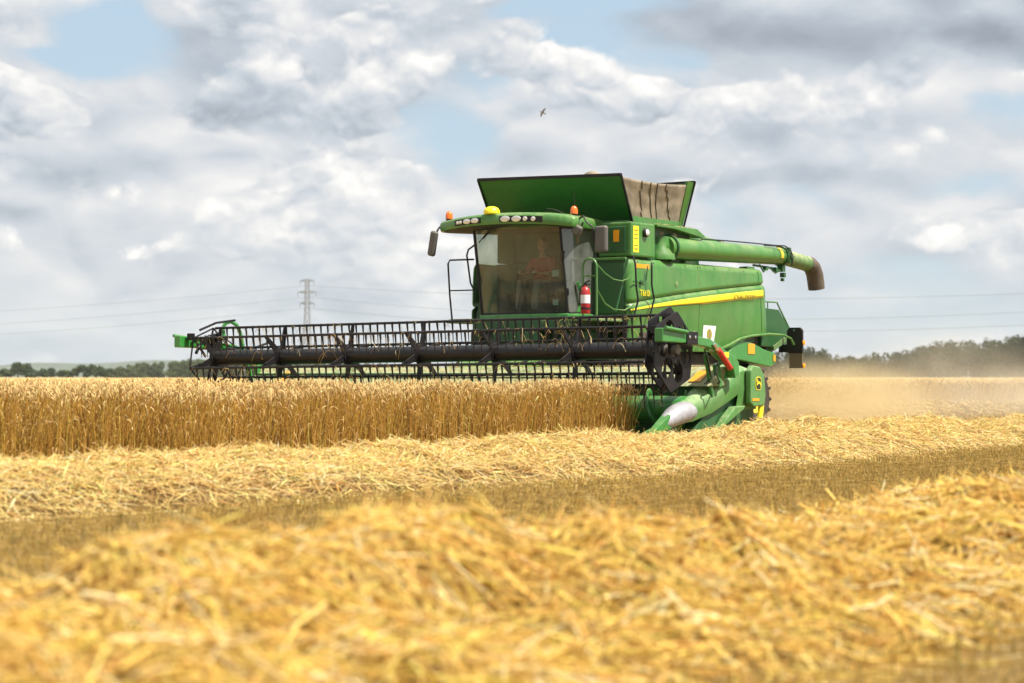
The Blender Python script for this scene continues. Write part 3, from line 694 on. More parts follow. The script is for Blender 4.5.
# small fittings on the flank: bolts, a second seam, a latch and a cooling louvre
for y_ in np.linspace(4.3, 8.6, 9):
    m = MB(); m.lathe((fx(y_, 2.97, -0.01), y_, 2.965), (1, 0, 0), [(0.014, 0), (0.014, 0.008), (0.001, 0.010)], 8); m.build('bolt', M['grey_steel'], fp)
for y_ in np.linspace(4.4, 8.2, 7):
    m = MB(); m.lathe((fx(y_, zbot(y_) + 0.05, 0.0), yshear(y_, zbot(y_)), zbot(y_) + 0.05), (1, 0, 0), [(0.014, 0), (0.014, 0.008), (0.001, 0.010)], 8); m.build('bolt', M['grey_steel'], fp)
m = MB(); m.lathe((fx(5.55, 2.62, 0.0), 5.55, 2.62), (1, 0, 0), [(0.05, 0), (0.05, 0.008), (0.03, 0.014), (0.001, 0.014)], 16); m.build('latch', DU, fp)
m = MB(); m.tube([(fx(8.62, z, 0.001), yshear(8.62, z), z) for z in np.linspace(1.85, 2.97, 24)], 0.006, 5); m.build('panel_seam', DG, fp)
# thin vertical seam and the sticker
MB().tube([(fx(6.35, z, 0.001), 6.35, z) for z in np.linspace(1.5, 2.98, 14)], 0.008, 5).build('panel_seam', DU, fp)
m = MB(); m.prism([(6.46, 1.58), (6.86, 1.56), (6.97, 1.92), (6.52, 1.93)], 'x', fx(6.5, 1.8, 0.004), fx(6.5, 1.8, 0.012)); stk = m.build('sticker', M['white'], H)
xs_ = fx(6.5, 1.8, 0.014)
m = MB(); m.lathe((xs_, 6.72, 1.77), (1, 0, 0), [(0.001, 0.004), (0.09, 0.003), (0.10, 0)], 24); m.build('emblem', M['olive'], stk)
m = MB(); m.box(xs_ + 0.003, xs_ + 0.008, 6.705, 6.735, 1.69, 1.85); m.build('emblem_bar', M['canvas'], stk)
m = MB(); m.tube([(xs_, 6.70 + 0.13 * math.sin(R(a)), 1.77 - 0.14 * math.cos(R(a)) * 0.9) for a in range(-45, 46, 9)], 0.006, 4); m.build('caption_line', M['mirror_shell'], stk)
m = MB(); m.lathe((fx(6.1, 1.6, 0.0), 6.21, 1.72), (1, 0, 0), [(0.001, 0.03), (0.08, 0.028), (0.10, 0.01), (0.10, 0)], 20); m.build('round_sticker', M['white'], H)
m = MB(); m.box(1.6, fx(4.3, 2.95) + 0.004, 4.22, 4.66, 2.86, 2.93); m.build('warning_label', M['amber'], fp)

# lower rear corner: fender with reflectors and the underside, its shade put into the colour
m = MB(); m.prism([(7.2, 1.33), (7.35, 1.44), (7.84, 1.68), (8.3, 1.64), (8.8, 1.52), (9.2, 1.46), (9.28, 1.38), (9.25, 1.26), (9.02, 1.19), (7.86, 1.31)], 'x', 1.50, 1.70)
fe = m.build('rear_fender', G2, H, bevel=0.02)
MB().box(1.701, 1.712, 8.12, 8.38, 1.43, 1.62).build('warning_label', M['amber'], fe)
MB().box(1.701, 1.718, 9.12, 9.2, 1.30, 1.42).build('reflector', M['amber'], fe)
m = MB(); m.prism([(5.6, 1.45), (7.2, 1.40), (7.84, 1.72), (8.9, 1.8), (8.9, 1.3), (7.6, 1.05), (5.6, 1.0)], 'x', 1.35, 1.5); m.build('lower_shield', M['underbody_shade'], H, bevel=0.01)
m = MB(); m.tube([(1.70, 6.9, 1.47), (1.73, 7.35, 1.58), (1.74, 7.78, 1.71), (1.74, 8.25, 1.77), (1.74, 8.9, 1.81), (1.74, 9.5, 1.80), (1.76, 9.75, 1.74), (1.78, 9.84, 1.62)], 0.024, 8); m.build('guard_rail', G, H, smooth=True)

# rear end: chopper hood, steps and rear light boards
m = MB(); m.hexa([(-1.3, 8.8, 1.35), (1.35, 8.8, 1.35), (1.3, 9.5, 1.35), (-1.25, 9.5, 1.35)], [(-1.3, 8.8, 2.75), (1.35, 8.8, 2.75), (1.2, 9.3, 2.2), (-1.2, 9.3, 2.2)]); m.build('straw_hood', DG, H, bevel=0.03)
m = MB(); m.prism([(9.0, 2.32), (9.72, 2.30), (10.3, 1.84), (10.0, 1.6), (9.3, 1.58), (9.0, 1.6)], 'x', 1.40, 1.52); m.build('ladder_side', DG, H, bevel=0.01)
m = MB(); m.tube([(1.5, 9.0, 2.44), (1.5, 9.68, 2.44), (1.5, 9.8, 2.32), (1.5, 10.32, 1.84)], 0.016, 6)
m.tube([(1.5, 9.3, 2.44), (1.5, 9.3, 2.3)], 0.013, 6); m.build('hand_rail', G, H, smooth=True)
m = MB(); m.bar((1.46, 9.5, 1.55), (1.46, 10.28, 1.84), 0.14, 0.1); m.build('step_bracket', DU, H)
m = MB(); m.hexa([(0.9, 9.6, 1.5), (1.3, 9.6, 1.5), (1.3, 9.9, 1.45), (0.9, 9.9, 1.45)], [(0.9, 9.5, 1.75), (1.3, 9.5, 1.75), (1.3, 9.8, 1.75), (0.9, 9.8, 1.75)]); m.build('chopper_bracket', BK, H)
m = MB(); m.prism([(1.44, 1.47), (1.44, 1.62), (1.61, 1.63), (1.62, 1.90), (1.67, 1.955), (1.90, 1.955), (1.95, 1.90), (1.95, 1.46), (1.64, 1.46), (1.63, 1.48)], 'y', 9.86, 9.92)
lb = m.build('light_board', M['plastic'], H, bevel=0.008)
m = MB(); m.box(1.66, 1.94, 9.88, 9.90, 1.17, 1.46); m.build('plate', M['brown_plate'], lb)
for z in (1.66, 1.22):
    m = MB(); m.lathe((1.96, 9.89, z), (1, 0, 0), [(0.045, 0), (0.045, 0.02), (0.001, 0.03)], 12); m.build('reflector', M['amber'], lb)
m = MB(); m.lathe((1.78, 9.855, 1.9), (0, -1, 0), [(0.02, 0), (0.02, 0.01), (0.001, 0.012)], 10); m.build('bolt', M['chrome'], lb)

# wheels
def wheel(name, x0, x1, y, z, r, rr, lugs):
    m = MB(); w2 = (x1 - x0) / 2; xc = (x0 + x1) / 2
    m.lathe((x0, y, z), (1, 0, 0), [(rr, 0.02), (rr + 0.03, 0), (r * 0.86, 0.0), (r - 0.03, 0.05), (r - 0.01, w2), (r - 0.03, x1 - x0 - 0.05), (r * 0.86, x1 - x0), (rr + 0.03, x1 - x0), (rr, x1 - x0 - 0.02)], 48)
    for k in range(lugs):
        for s_ in (-1, 1):
            a = 2 * math.pi * (k + (0.5 if s_ > 0 else 0)) / lugs; a2 = a + 0.17
            p0 = (xc + s_ * w2 * 0.98, y + math.cos(a2) * (r - 0.03), z + math.sin(a2) * (r - 0.03)); p1 = (xc + s_ * 0.02, y + math.cos(a) * (r + 0.005), z + math.sin(a) * (r + 0.005))
            m.bar(p0, p1, 0.055, 0.055, up=(0, math.cos(a), math.sin(a)))
    o = m.build('wheel', M['rubber'], H, smooth=True)
    s_ = 1 if xc > 0 else -1; xe = x1 if s_ > 0 else x0
    m = MB(); m.lathe((xe - s_ * 0.03, y, z), (s_, 0, 0), [(rr + 0.01, 0), (rr - 0.02, 0.02), (rr - 0.05, -0.10), (rr * 0.5, -0.16), (rr * 0.42, -0.05), (rr * 0.25, -0.03), (0.001, -0.03)], 32)
    for k in range(8):
        a = k * math.pi / 4; m.lathe((xe - s_ * 0.08, y + math.cos(a) * rr * 0.33, z + math.sin(a) * rr * 0.33), (s_, 0, 0), [(0.02, 0), (0.02, 0.03), (0.001, 0.035)], 6)
    m.build('rim', M['rim'], o, smooth=True)
for sx in (1, -1):
    wheel('wheel', *(sorted((sx * 1.05, sx * 1.70))), 4.75, 0.92, 0.93, 0.42, 22)
    wheel('wheel', *(sorted((sx * 1.28, sx * 1.72))), 8.42, 0.60, 0.61, 0.29, 18)

# front bulkhead beside the cab
m = MB(); m.hexa([(0.95, 3.98, 1.75), (1.6, 3.98, 1.75), (1.6, 4.14, 1.75), (0.95, 4.14, 1.75)], [(0.95, 3.98, 3.02), (1.6, 3.98, 3.02), (1.6, 4.14, 3.02), (0.95, 4.14, 3.02)])
fb = m.build('front_bulkhead', DG, H, bevel=0.02)
MB().box(1.0, 1.58, 3.955, 3.982, 2.08, 2.95).build('service_door', DG, fb, bevel=0.012)
MB().box(0.98, 1.62, 3.93, 3.985, 2.985, 3.03).build('ledge', G, fb, bevel=0.008)
m = MB(); m.hexa([(-1.66, 4.02, 1.7), (-1.1, 4.02, 1.7), (-1.1, 4.14, 1.7), (-1.66, 4.14, 1.7)], [(-1.36, 4.02, 2.95), (-1.1, 4.02, 2.95), (-1.1, 4.14, 2.95), (-1.36, 4.14, 2.95)]); m.build('front_bulkhead', DG, H, bevel=0.02)
# grain tank body and the box on its left shoulder
m = MB(); m.box(-1.2, 1.52, 4.16, 6.3, 3.02, 3.64); m.box(-1.2, 1.2, 6.3, 7.2, 3.0, 3.45); tb = m.build('grain_tank', DG, H, bevel=0.02)
m = MB(); m.box(1.0, 1.66, 4.06, 4.86, 3.05, 3.64); sb = m.build('shoulder_box', G, H, bevel=0.03)
MB().box(1.05, 1.56, 4.03, 4.058, 3.12, 3.56).build('access_door', DG, sb, bevel=0.015)
MB().box(1.33, 1.44, 4.018, 4.029, 3.30, 3.50).build('warning_label', M['amber'], sb)
ml = MB(); ml.box(1.661, 1.667, 4.12, 4.30, 3.12, 3.57); lbl = ml.build('warning_label', M['gps'], sb)
ml = MB()
for z in (3.17, 3.23, 3.35, 3.42, 3.49): ml.box(1.667, 1.671, 4.15, 4.27, z, z + 0.02)
ml.build('label_print', M['olive'], lbl)
m = MB(); m.lathe((1.66, 4.50, 3.47), (1, 0, 0), [(0.075, 0), (0.075, 0.05), (0.06, 0.065)], 20); wl = m.build('work_light', M['plastic'], sb, smooth=True)
m = MB(); m.lathe((1.70, 4.50, 3.47), (1, 0, 0), [(0.058, 0.02), (0.04, 0.035), (0.001, 0.04)], 20); m.build('lens', M['white'], wl, smooth=True)
# deck over the auger mount, rear deck wedge
m = MB(); m.prism([(4.86, 3.64), (6.25, 3.64), (6.55, 3.52), (6.45, 3.49), (5.5, 3.59), (4.86, 3.60)], 'x', 1.1, 1.70); m.build('tank_deck', G, H, bevel=0.01)
m = MB(); m.hexa([(0.7, 6.3, 3.25), (1.28, 6.3, 3.3), (1.28, 8.0, 3.30), (0.7, 8.0, 3.2)], [(0.7, 6.3, 3.64), (1.22, 6.3, 3.66), (1.22, 7.8, 3.56), (0.7, 7.8, 3.58)]); m.build('engine_cover', G, H, bevel=0.02)
m = MB(); m.lathe((1.1, 8.15, 3.46), (0, 1, 0), [(0.001, -0.1), (0.11, -0.1), (0.11, 0.04), (0.08, 0.08), (0.001, 0.09)], 18); m.build('work_light', M['grey_steel'], H, smooth=True)
m = MB(); m.ball((1.45, 5.3, 3.50), (0.09, 0.12, 0.09), 12); m.lathe((1.6, 5.62, 3.46), (1, 0, 0), [(0.06, -0.1), (0.07, 0), (0.001, 0.03)], 14); m.build('hydraulic_fitting', M['canvas'], H, smooth=True)

# tank extensions: folding lids and canvas sides
m = MB(); m.box(-1.32, 1.36, 4.5, 4.56, 3.6, 3.76); m.box(1.30, 1.36, 4.56, 6.25, 3.6, 3.78); m.box(-1.32, -1.26, 4.56, 6.15, 3.6, 3.76); m.box(-1.32, 1.36, 6.15, 6.21, 3.6, 3.76); m.build('tank_rim', G, H)
def lid(b0, b1, t1, t0, nrm, name):
    m = MB(); n = Vector(nrm) * 0.035
    m.hexa([Vector(p) for p in (b0, b1, t1, t0)], [Vector(p) + n for p in (b0, b1, t1, t0)])
    return m.build(name, M['lid_shade_green'] if name == 'tank_lid' else G, H, bevel=0.006)
fl = lid((-1.50, 4.52, 3.68), (1.41, 4.52, 3.68), (1.58, 3.86, 4.41), (-1.39, 3.86, 4.49), (0, 0.75, 0.66), 'tank_lid')
m = MB(); m.bar((-1.40, 3.86, 4.50), (1.59, 3.86, 4.42), 0.05, 0.05); m.bar((-1.51, 4.5, 3.68), (-1.40, 3.85, 4.50), 0.03); m.bar((1.42, 4.5, 3.66), (1.59, 3.85, 4.42), 0.035); m.build('lid_edge', BK, fl)
rl = lid((-1.30, 6.30, 3.70), (1.33, 6.30, 3.70), (1.56, 6.34, 4.49), (-1.50, 6.5, 4.46), (0, 0.6, -0.2), 'rear_tank_lid')
m = MB(); m.hexa([(1.30, 6.20, 3.70), (1.34, 6.20, 3.70), (1.34, 6.34, 3.70), (1.30, 6.34, 3.70)], [(1.52, 6.14, 4.49), (1.57, 6.14, 4.49), (1.57, 6.36, 4.49), (1.52, 6.36, 4.49)]); m.build('lid_flange', G, rl)
m = MB(); m.bar((0.6, 6.36, 4.50), (1.58, 6.36, 4.50), 0.035, 0.035); m.bar((1.35, 6.36, 3.68), (1.585, 6.38, 4.51), 0.028); m.build('lid_edge', BK, rl)
def canvas(sx):
    rows = []
    for i in range(31):
        u = i / 30; row = []
        for j in range(17):
            v = j / 16
            y0, y1 = 4.56 - 0.62 * v, 6.22 - 0.02 * v
            z1 = 4.40 - 0.04 * math.sin(math.pi * u) + 0.03 * u
            z = 3.74 + (z1 - 3.74) * v; y = y0 + (y1 - y0) * u
            fold = (0.004 * math.sin(16 * v + 3 * math.sin(5 * u)) + 0.003 * math.sin(17 * u + 9 * v) + 0.03 * math.sin(math.pi * u)) * math.sin(math.pi * v)
            row.append(((1.33 + 0.20 * v - fold) if sx > 0 else -(1.27 + 0.06 * v - fold), y, z))
        rows.append(row)
    return rows
for sx in (1, -1):
    rws = canvas(sx); co = MB().grid(rws).build('canvas_side', M['canvas'], H, smooth=True, solid=0.012)
    m = MB()
    for a, b_ in ((9, 7), (13, 13), (16, 16), (20, 24)):
        m.tube([Vector(rws[round(b_ + (a - b_) * j / 16)][j]) + Vector((sx * 0.010, 0, 0)) for j in range(17)], 0.011, 5)
    m.build('seam', M['seam'], co, smooth=True)
m = MB(); m.lathe((0, 5.3, 3.6), (0, 0, 1), [(1.25, 0.0), (0.9, 0.3), (0.45, 0.62), (0.18, 0.82), (0.001, 0.92)], 24); hp = m.build('grain_heap', M['grain'], H, smooth=True)
m = MB(); m.ball((0.72, 4.30, 4.47), (0.17, 0.12, 0.10), 10); m.build('grain_deflector', M['canvas'], H, smooth=True)

# unloading auger folded along the left shoulder
A0, A1, A2 = Vector((1.55, 5.35, 3.26)), Vector((1.55, 9.78, 3.33)), Vector((1.55, 10.92, 3.235))
m = MB(); m.tube([A0, A0 + (A1 - A0) * 0.03, A0 + (A1 - A0) * 0.031, A1], [0.20, 0.205, 0.20, 0.165], 28); au = m.build('unloading_auger', G, H, smooth=True)
m = MB(); m.tube([A1 + Vector((0, -0.02, 0)), A2], [0.152, 0.15], 28); m.build('end_tube', DU, au, smooth=True)
dA = (A1 - A0).normalized()
m = MB()
for q, r_ in ((A0 + dA * 0.12, 0.235), (A1 - dA * 0.06, 0.195), (A1 + dA * 0.03, 0.185)):
    m = MB(); m.lathe(q, dA, [(r_ - 0.05, -0.025), (r_, -0.025), (r_, 0.025), (r_ - 0.05, 0.025)], 28); m.build('flange', DG, au, smooth=True)
m = MB(); m.lathe(A1 - dA * 0.28, dA, [(0.172, -0.05), (0.175, -0.05), (0.175, 0.05), (0.172, 0.05)], 10, R(-20), R(60)); m.build('yellow_mark', M['rim'], au)
m = MB(); m.tube([A0 + Vector((0, 1.3, 0.23)), A0 + Vector((0, 2.2, 0.25)), A0 + Vector((0.02, 3.1, 0.26)), A1 + Vector((0, -0.3, 0.20)), A1 + Vector((0.02, 0.1, 0.21)), A1 + Vector((0.13, 0.12, 0.14)), A1 + Vector((0.20, 0.10, 0.0)), A1 + Vector((0.17, 0.1, -0.18))], 0.013, 6); m.build('hose', BK, au, smooth=True)
m = MB(); m.tube([A1 + Vector((0.1, -0.9, 0.16)), A1 + Vector((0.15, -0.4, 0.17)), A1 + Vector((0.20, 0, 0.1)), A1 + Vector((0.2, 0.05, -0.12))], 0.011, 6); m.build('hose', BK, au, smooth=True)
m = MB()
for dy, dz, s_ in ((-0.05, -0.24, 0.06), (0.02, -0.36, 0.045), (-0.3, -0.27, 0.045), (-0.7, -0.26, 0.04), (0.0, -0.45, 0.03), (0.06, 0.13, 0.04), (0.05, -0.08, 0.05)):
    c_ = A1 + Vector((0.12 if abs(dz) < .2 else 0.02, dy, dz)); m.box(c_.x - s_, c_.x + s_, c_.y - s_, c_.y + s_, c_.z - s_, c_.z + s_)
m.bar(A1 + Vector((0, -1.15, -0.22)), A1 + Vector((0, 0.05, -0.26)), 0.04); m.tube([A1 + Vector((0.05, -1.0, -0.2)), A1 + Vector((0.08, -0.9, -0.34)), A1 + Vector((0.05, -0.6, -0.24)), A1 + Vector((0.05, -0.35, -0.34)), A1 + Vector((0.02, 0, -0.24))], 0.016, 6)
m.build('hinge_mechanism', DG, au, bevel=0.008)
m = MB(); m.tube([A2 + Vector((0, -0.06, 0.0)), A2 + Vector((0, 0.06, -0.01)), A2 + Vector((0, 0.19, -0.07)), A2 + Vector((0, 0.29, -0.20)), A2 + Vector((0, 0.34, -0.36)), A2 + Vector((0, 0.37, -0.48))], [0.156, 0.162, 0.168, 0.170, 0.168, 0.165], 20, cap=False); m.build('rubber_spout', M['rubber_spout'], au, smooth=True)
m = MB(); m.box(1.2, 1.58, 5.2, 5.6, 3.04, 3.42); m.lathe((1.45, 5.35, 3.05), (0, 0, 1), [(0.28, 0), (0.28, 0.1), (0.2, 0.2), (0.2, 0.4), (0.001, 0.45)], 20); m.lathe((1.58, 5.42, 3.28), (1, 0, 0), [(0.14, 0), (0.14, 0.06), (0.07, 0.08), (0.07, 0.12), (0.001, 0.12)], 16); m.build('auger_elbow', G, au, smooth=True)
for y0_, y1_ in ((6.0, 6.35), (8.3, 8.6)):
    m = MB(); m.box(1.42, 1.60, y0_, y1_, 2.97, 3.07); m.build('auger_rest', G, H, bevel=0.01)

# ---- cab
cb = MB(); cb.box(-0.9, 1.2, 3.0, 4.15, 1.78, 1.96); cab = cb.build('cab', DG, H, bevel=0.02)
m = MB(); m.prism([(-0.86, 3.16), (-0.45, 3.05), (0.05, 3.01), (0.55, 3.05), (0.97, 3.16), (1.03, 3.4), (1.03, 4.3), (-0.92, 4.3), (-0.92, 3.4)], 'z', 1.96, 2.07); m.build('cab_floor', G2, cab, bevel=0.02)
def xf(t): return -0.82 + 1.75 * t
def wind(t, v, off=0.0):
    x = xf(t); bow = 0.14 * (1 - (2 * t - 1) ** 2)
    return (x, 3.20 - 0.25 * v - bow - off, 2.08 + 1.50 * v)
MB().grid([[wind(i / 16, j / 8) for j in range(9)] for i in range(17)]).build('windscreen', M['glass'], cab, smooth=True)
def sideg(sx, t, v): # side glass back to the rear post, slightly bulging
    x0 = 0.93 if sx > 0 else -0.82
    return (x0 + sx * 0.07 * math.sin(math.pi * min(1, 0.15 + t)), 3.20 - 0.25 * v + (0.98 + 0.02 * v + 0.25 * v) * t, 2.08 + 1.48 * v)
for sx in (1, -1):
    MB().grid([[sideg(sx, i / 10, j / 8) for j in range(9)] for i in range(11)]).build('side_window', M['side_glass'], cab, smooth=True)
for pts_, r_ in (([Vector(wind(0, v / 8)) + Vector((-0.01, 0, 0)) for v in range(9)], 0.026), ([Vector(wind(1, v / 8)) + Vector((0.012, 0, 0)) for v in range(9)], 0.026),
                 ([sideg(1, 1, v / 6) for v in range(7)], 0.045), ([sideg(-1, 1, v / 6) for v in range(7)], 0.045)):
    MB().tube(pts_, r_, 6).build('cab_post', M['plastic'], cab, smooth=True)
for pts_, r_ in (([wind(i / 12, 0) for i in range(13)], 0.022), ([wind(i / 12, 1) for i in range(13)], 0.03), ([sideg(1, i / 6, 0) for i in range(7)], 0.02)):
    MB().tube(pts_, r_, 6).build('window_seal', M['plastic'], cab, smooth=True)
m = MB()
m.bar((0.975, 3.02, 3.02), (1.03, 2.95, 3.0), 0.03); m.bar((1.0, 2.93, 2.98), (1.05, 2.92, 3.1), 0.03); m.build('door_hinge', M['plastic'], cab); m = MB(); m.bar((0.98, 3.12, 2.42), (1.04, 3.04, 2.4), 0.03); m.lathe((1.02, 3.06, 2.42), (0, 0, 1), [(0.03, -0.06), (0.03, 0.06)], 8)
m.build('door_hinge', M['plastic'], cab)
m = MB(); m.tube([(0.98, 3.75, 2.15), (1.06, 3.6, 2.2), (1.07, 3.45, 2.35), (1.04, 3.35, 2.6)], 0.02, 6)
m.grid([[(1.01, 3.30 + 0.45 * k / 6, 2.10), (1.012, 3.38 + 0.42 * k / 6, 2.10 + 0.40 * math.sin(math.pi / 2 * k / 6))] for k in range(7)])
m.build('door_lower_panel', G2, cab, solid=0.01)
m = MB(); m.box(-0.9, 1.0, 4.22, 4.30, 2.08, 3.5); m.build('cab_rear_wall', M['cab_lining'], cab)
m = MB(); m.box(-0.55, 0.6, 4.205, 4.218, 2.9, 3.45); m.build('rear_window', M['cab_dark'], cab)
# wiper
m = MB(); m.tube([(-0.30, 2.78, 3.58), (-0.34, 2.78, 3.50), (-0.55, 2.84, 3.36)], 0.012, 6); m.tube([(-0.70, 2.92, 3.30), (-0.40, 2.80, 3.50)], 0.010, 5); m.tube([(-0.62, 2.78, 3.50), (-0.25, 2.76, 3.52)], 0.008, 5); m.build('wiper', M['plastic'], cab)
# roof
def roof_outline(s_):
    o = []
    for i in range(25):
        u = -1 + 2 * i / 24; x = -0.02 + 1.36 * u; o.append((x, 2.52 + 0.20 * abs(u) ** 2.2))
    o += [(1.37, 2.80), (1.36, 2.95), (1.20, 3.4), (1.05, 4.1), (0.95, 4.35), (-1.0, 4.42), (-1.15, 4.2), (-1.34, 3.5), (-1.44, 3.0), (-1.43, 2.82)]
    c_ = Vector((0, 3.5)); return [tuple(c_ + (Vector(p) - c_) * s_) for p in o]
def rz(x, base): return base - 0.075 * (abs(x) / 1.4) ** 2.2 - 0.01 * x
lv = [(0.93, 3.58), (0.99, 3.565), (1.0, 3.60), (1.0, 3.70), (0.975, 3.735), (0.86, 3.765), (0.5, 3.79), (0.05, 3.80)]
m = MB(); rg = [[(x, y, rz(x, z)) for x, y in roof_outline(s_)] for s_, z in lv]; n_ = len(rg[0])
vs = [p for r_ in rg for p in r_]; fs = [(i * n_ + j, i * n_ + (j + 1) % n_, (i + 1) * n_ + (j + 1) % n_, (i + 1) * n_ + j) for i in range(len(rg) - 1) for j in range(n_)]
fs += [tuple(range(n_))[::-1], tuple((len(rg) - 1) * n_ + j for j in range(n_))]; m.add(vs, fs); rf = m.build('roof', G, cab, smooth=True)
m = MB(); ol = roof_outline(0.965); m.add([(x, y, rz(x, 3.562)) for x, y in ol] + [(x, y, rz(x, 3.575)) for x, y in ol], [tuple(range(len(ol))), tuple(range(len(ol), 2 * len(ol)))]); m.build('roof_shade_sheet', M['cab_dark'], rf)  # dark sheet added below the roof, standing in for shade on its underside
def front_y(x): u = (x + 0.02) / 1.36; return 2.52 + 0.20 * abs(u) ** 2.2
def strip(x0, x1, za, zb, off, n=12): return [[(x, front_y(x) - off, rz(x, za)), (x, front_y(x) - off, rz(x, zb))] for x in [x0 + (x1 - x0) * i / n for i in range(n + 1)]]
for x0, x1, lamps in ((-0.98, -0.38, ((-0.90, .03), (-0.83, .03), (-0.68, .055), (-0.50, .055))), (0.02, 0.84, ((0.14, .065), (0.36, .065), (0.53, .042), (0.68, .042)))):
    rc = MB().grid(strip(x0, x1, 3.60, 3.70, 0.004)).build('light_recess', M['plastic'], rf, solid=0.012)
    for lx, lr in lamps:
        m = MB(); y_ = front_y(lx) - 0.012
        m.lathe((lx, y_, rz(lx, 3.65)), (0, -1, 0), [(lr * 1.0, 0), (lr * 0.97, 0.012), (lr * 0.86, 0.014), (lr * 0.5, 0.02), (0.001, 0.022)], 18)
        if lr > .05:
            for i_, v_ in enumerate(m.v): zc_ = rz(lx, 3.65); m.v[i_] = (lx + (v_[0] - lx) * 1.45, v_[1], zc_ + (v_[2] - zc_) * 0.80)
        m.build('work_lamp', M['lamp'], rf, smooth=True)
for x, y in ((-1.27, 2.83), (1.20, 3.0)):
    m = MB(); m.lathe((x, y, rz(x, 3.74)), (0, 0, 1), [(0.055, -0.02), (0.055, 0.03), (0.05, 0.04)], 16); bc = m.build('beacon_base', M['plastic'], rf, smooth=True)
    m = MB(); m.lathe((x, y, rz(x, 3.78)), (0, 0, 1), [(0.064, 0), (0.062, 0.06), (0.052, 0.10), (0.03, 0.128), (0.001, 0.135)], 18); m.build('beacon', M['orange'], bc, smooth=True)
m = MB(); m.tube([(1.12, 3.15, 3.70), (1.10, 3.15, 4.1)], 0.006, 5); m.tube([(0.7, 2.9, 3.73), (0.72, 2.9, 3.82), (0.85, 2.95, 3.80), (1.0, 3.0, 3.73)], 0.008, 5); m.build('antenna', M['plastic'], rf)
m = MB(); m.lathe((-0.2, 2.60, 3.76), (0, 0, 1), [(0.12, -0.02), (0.14, 0.0), (0.14, 0.04), (0.11, 0.09), (0.06, 0.115), (0.001, 0.12)], 24); gp = m.build('receiver_dome', M['gps'], rf, smooth=True)
m = MB(); m.box(-0.36, -0.04, 2.52, 2.72, 3.66, 3.745); m.build('receiver_base', G, rf, bevel=0.02)
# mirrors
def mirror(c, sz, arm, name='mirror', tilt=0.0):
    m = MB(); m.box(-sz[0] / 2, sz[0] / 2, -0.05, 0.05, -sz[1] / 2, sz[1] / 2); o = m.build(name, M['mirror_shell'], cab, bevel=0.045)
    o.location = c; o.rotation_euler = (0, tilt, R(-8)); o.modifiers['bevel'].segments = 4
    a = MB().tube(arm, 0.018, 6).build('mirror_arm', M['plastic'], cab, smooth=True)
mirror((-1.46, 2.62, 3.30), (0.15, 0.44), [(-1.36, 2.80, 3.62), (-1.40, 2.72, 3.58), (-1.38, 2.64, 3.52), (-1.44, 2.63, 3.44)], tilt=R(12))
mirror((1.77, 2.95, 3.27), (0.25, 0.44), [(1.34, 2.92, 3.62), (1.45, 2.9, 3.66), (1.50, 2.92, 3.56), (1.62, 2.94, 3.46), (1.62, 2.95, 3.2)])
mirror((1.36, 2.85, 3.43), (0.19, 0.17), [(1.44, 2.9, 3.56), (1.42, 2.88, 3.48)], tilt=R(25))
# interior
m = MB(); m.box(-0.33, 0.2, 3.75, 4.15, 2.42, 2.54); m.hexa([(-0.31, 4.08, 2.5), (0.18, 4.08, 2.5), (0.18, 4.2, 2.5), (-0.31, 4.2, 2.5)], [(-0.27, 4.12, 3.15), (0.14, 4.12, 3.15), (0.14, 4.21, 3.15), (-0.27, 4.21, 3.15)])
m.box(-0.25, 0.12, 3.8, 4.1, 2.07, 2.42); m.build('seat', M['seat'], cab, bevel=0.03)
m = MB(); m.box(0.28, 0.5, 3.45, 4.1, 2.45, 2.62); m.bar((0.4, 3.5, 2.6), (0.42, 3.42, 2.78), 0.05); m.build('console', M['cab_dark'], cab, bevel=0.02)
m = MB(); m.box(0.60, 0.76, 3.22, 3.25, 2.68, 2.82); m.bar((0.68, 3.25, 2.1), (0.68, 3.25, 2.7), 0.03); mo = m.build('monitor', M['plastic'], cab)
MB().box(0.615, 0.745, 3.212, 3.219, 2.695, 2.805).build('screen', M['screen'], mo)
m = MB(); m.box(0.62, 0.74, 3.22, 3.25, 2.2, 2.32); mo = m.build('monitor', M['plastic'], cab); MB().box(0.63, 0.73, 3.212, 3.219, 2.21, 2.31).build('screen', M['screen'], mo)
m = MB(); m.bar((-0.08, 3.25, 2.07), (-0.08, 3.45, 2.72), 0.09); m.lathe((-0.08, 3.46, 2.76), (0, -0.5, 0.85), [(0.185, -0.012), (0.2, 0), (0.185, 0.012), (0.17, 0), (0.185, -0.012)], 24); m.bar((-0.26, 3.46, 2.76), (0.1, 3.46, 2.76), 0.03); m.build('steering_wheel', M['plastic'], cab)
m = MB(); m.box(-0.75, -0.5, 3.6, 4.1, 2.07, 2.45); m.hexa([(-0.75, 4.05, 2.45), (-0.5, 4.05, 2.45), (-0.5, 4.14, 2.45), (-0.75, 4.14, 2.45)], [(-0.72, 4.1, 2.85), (-0.53, 4.1, 2.85), (-0.53, 4.17, 2.85), (-0.72, 4.17, 2.85)]); m.build('passenger_seat', M['seat'], cab, bevel=0.03)

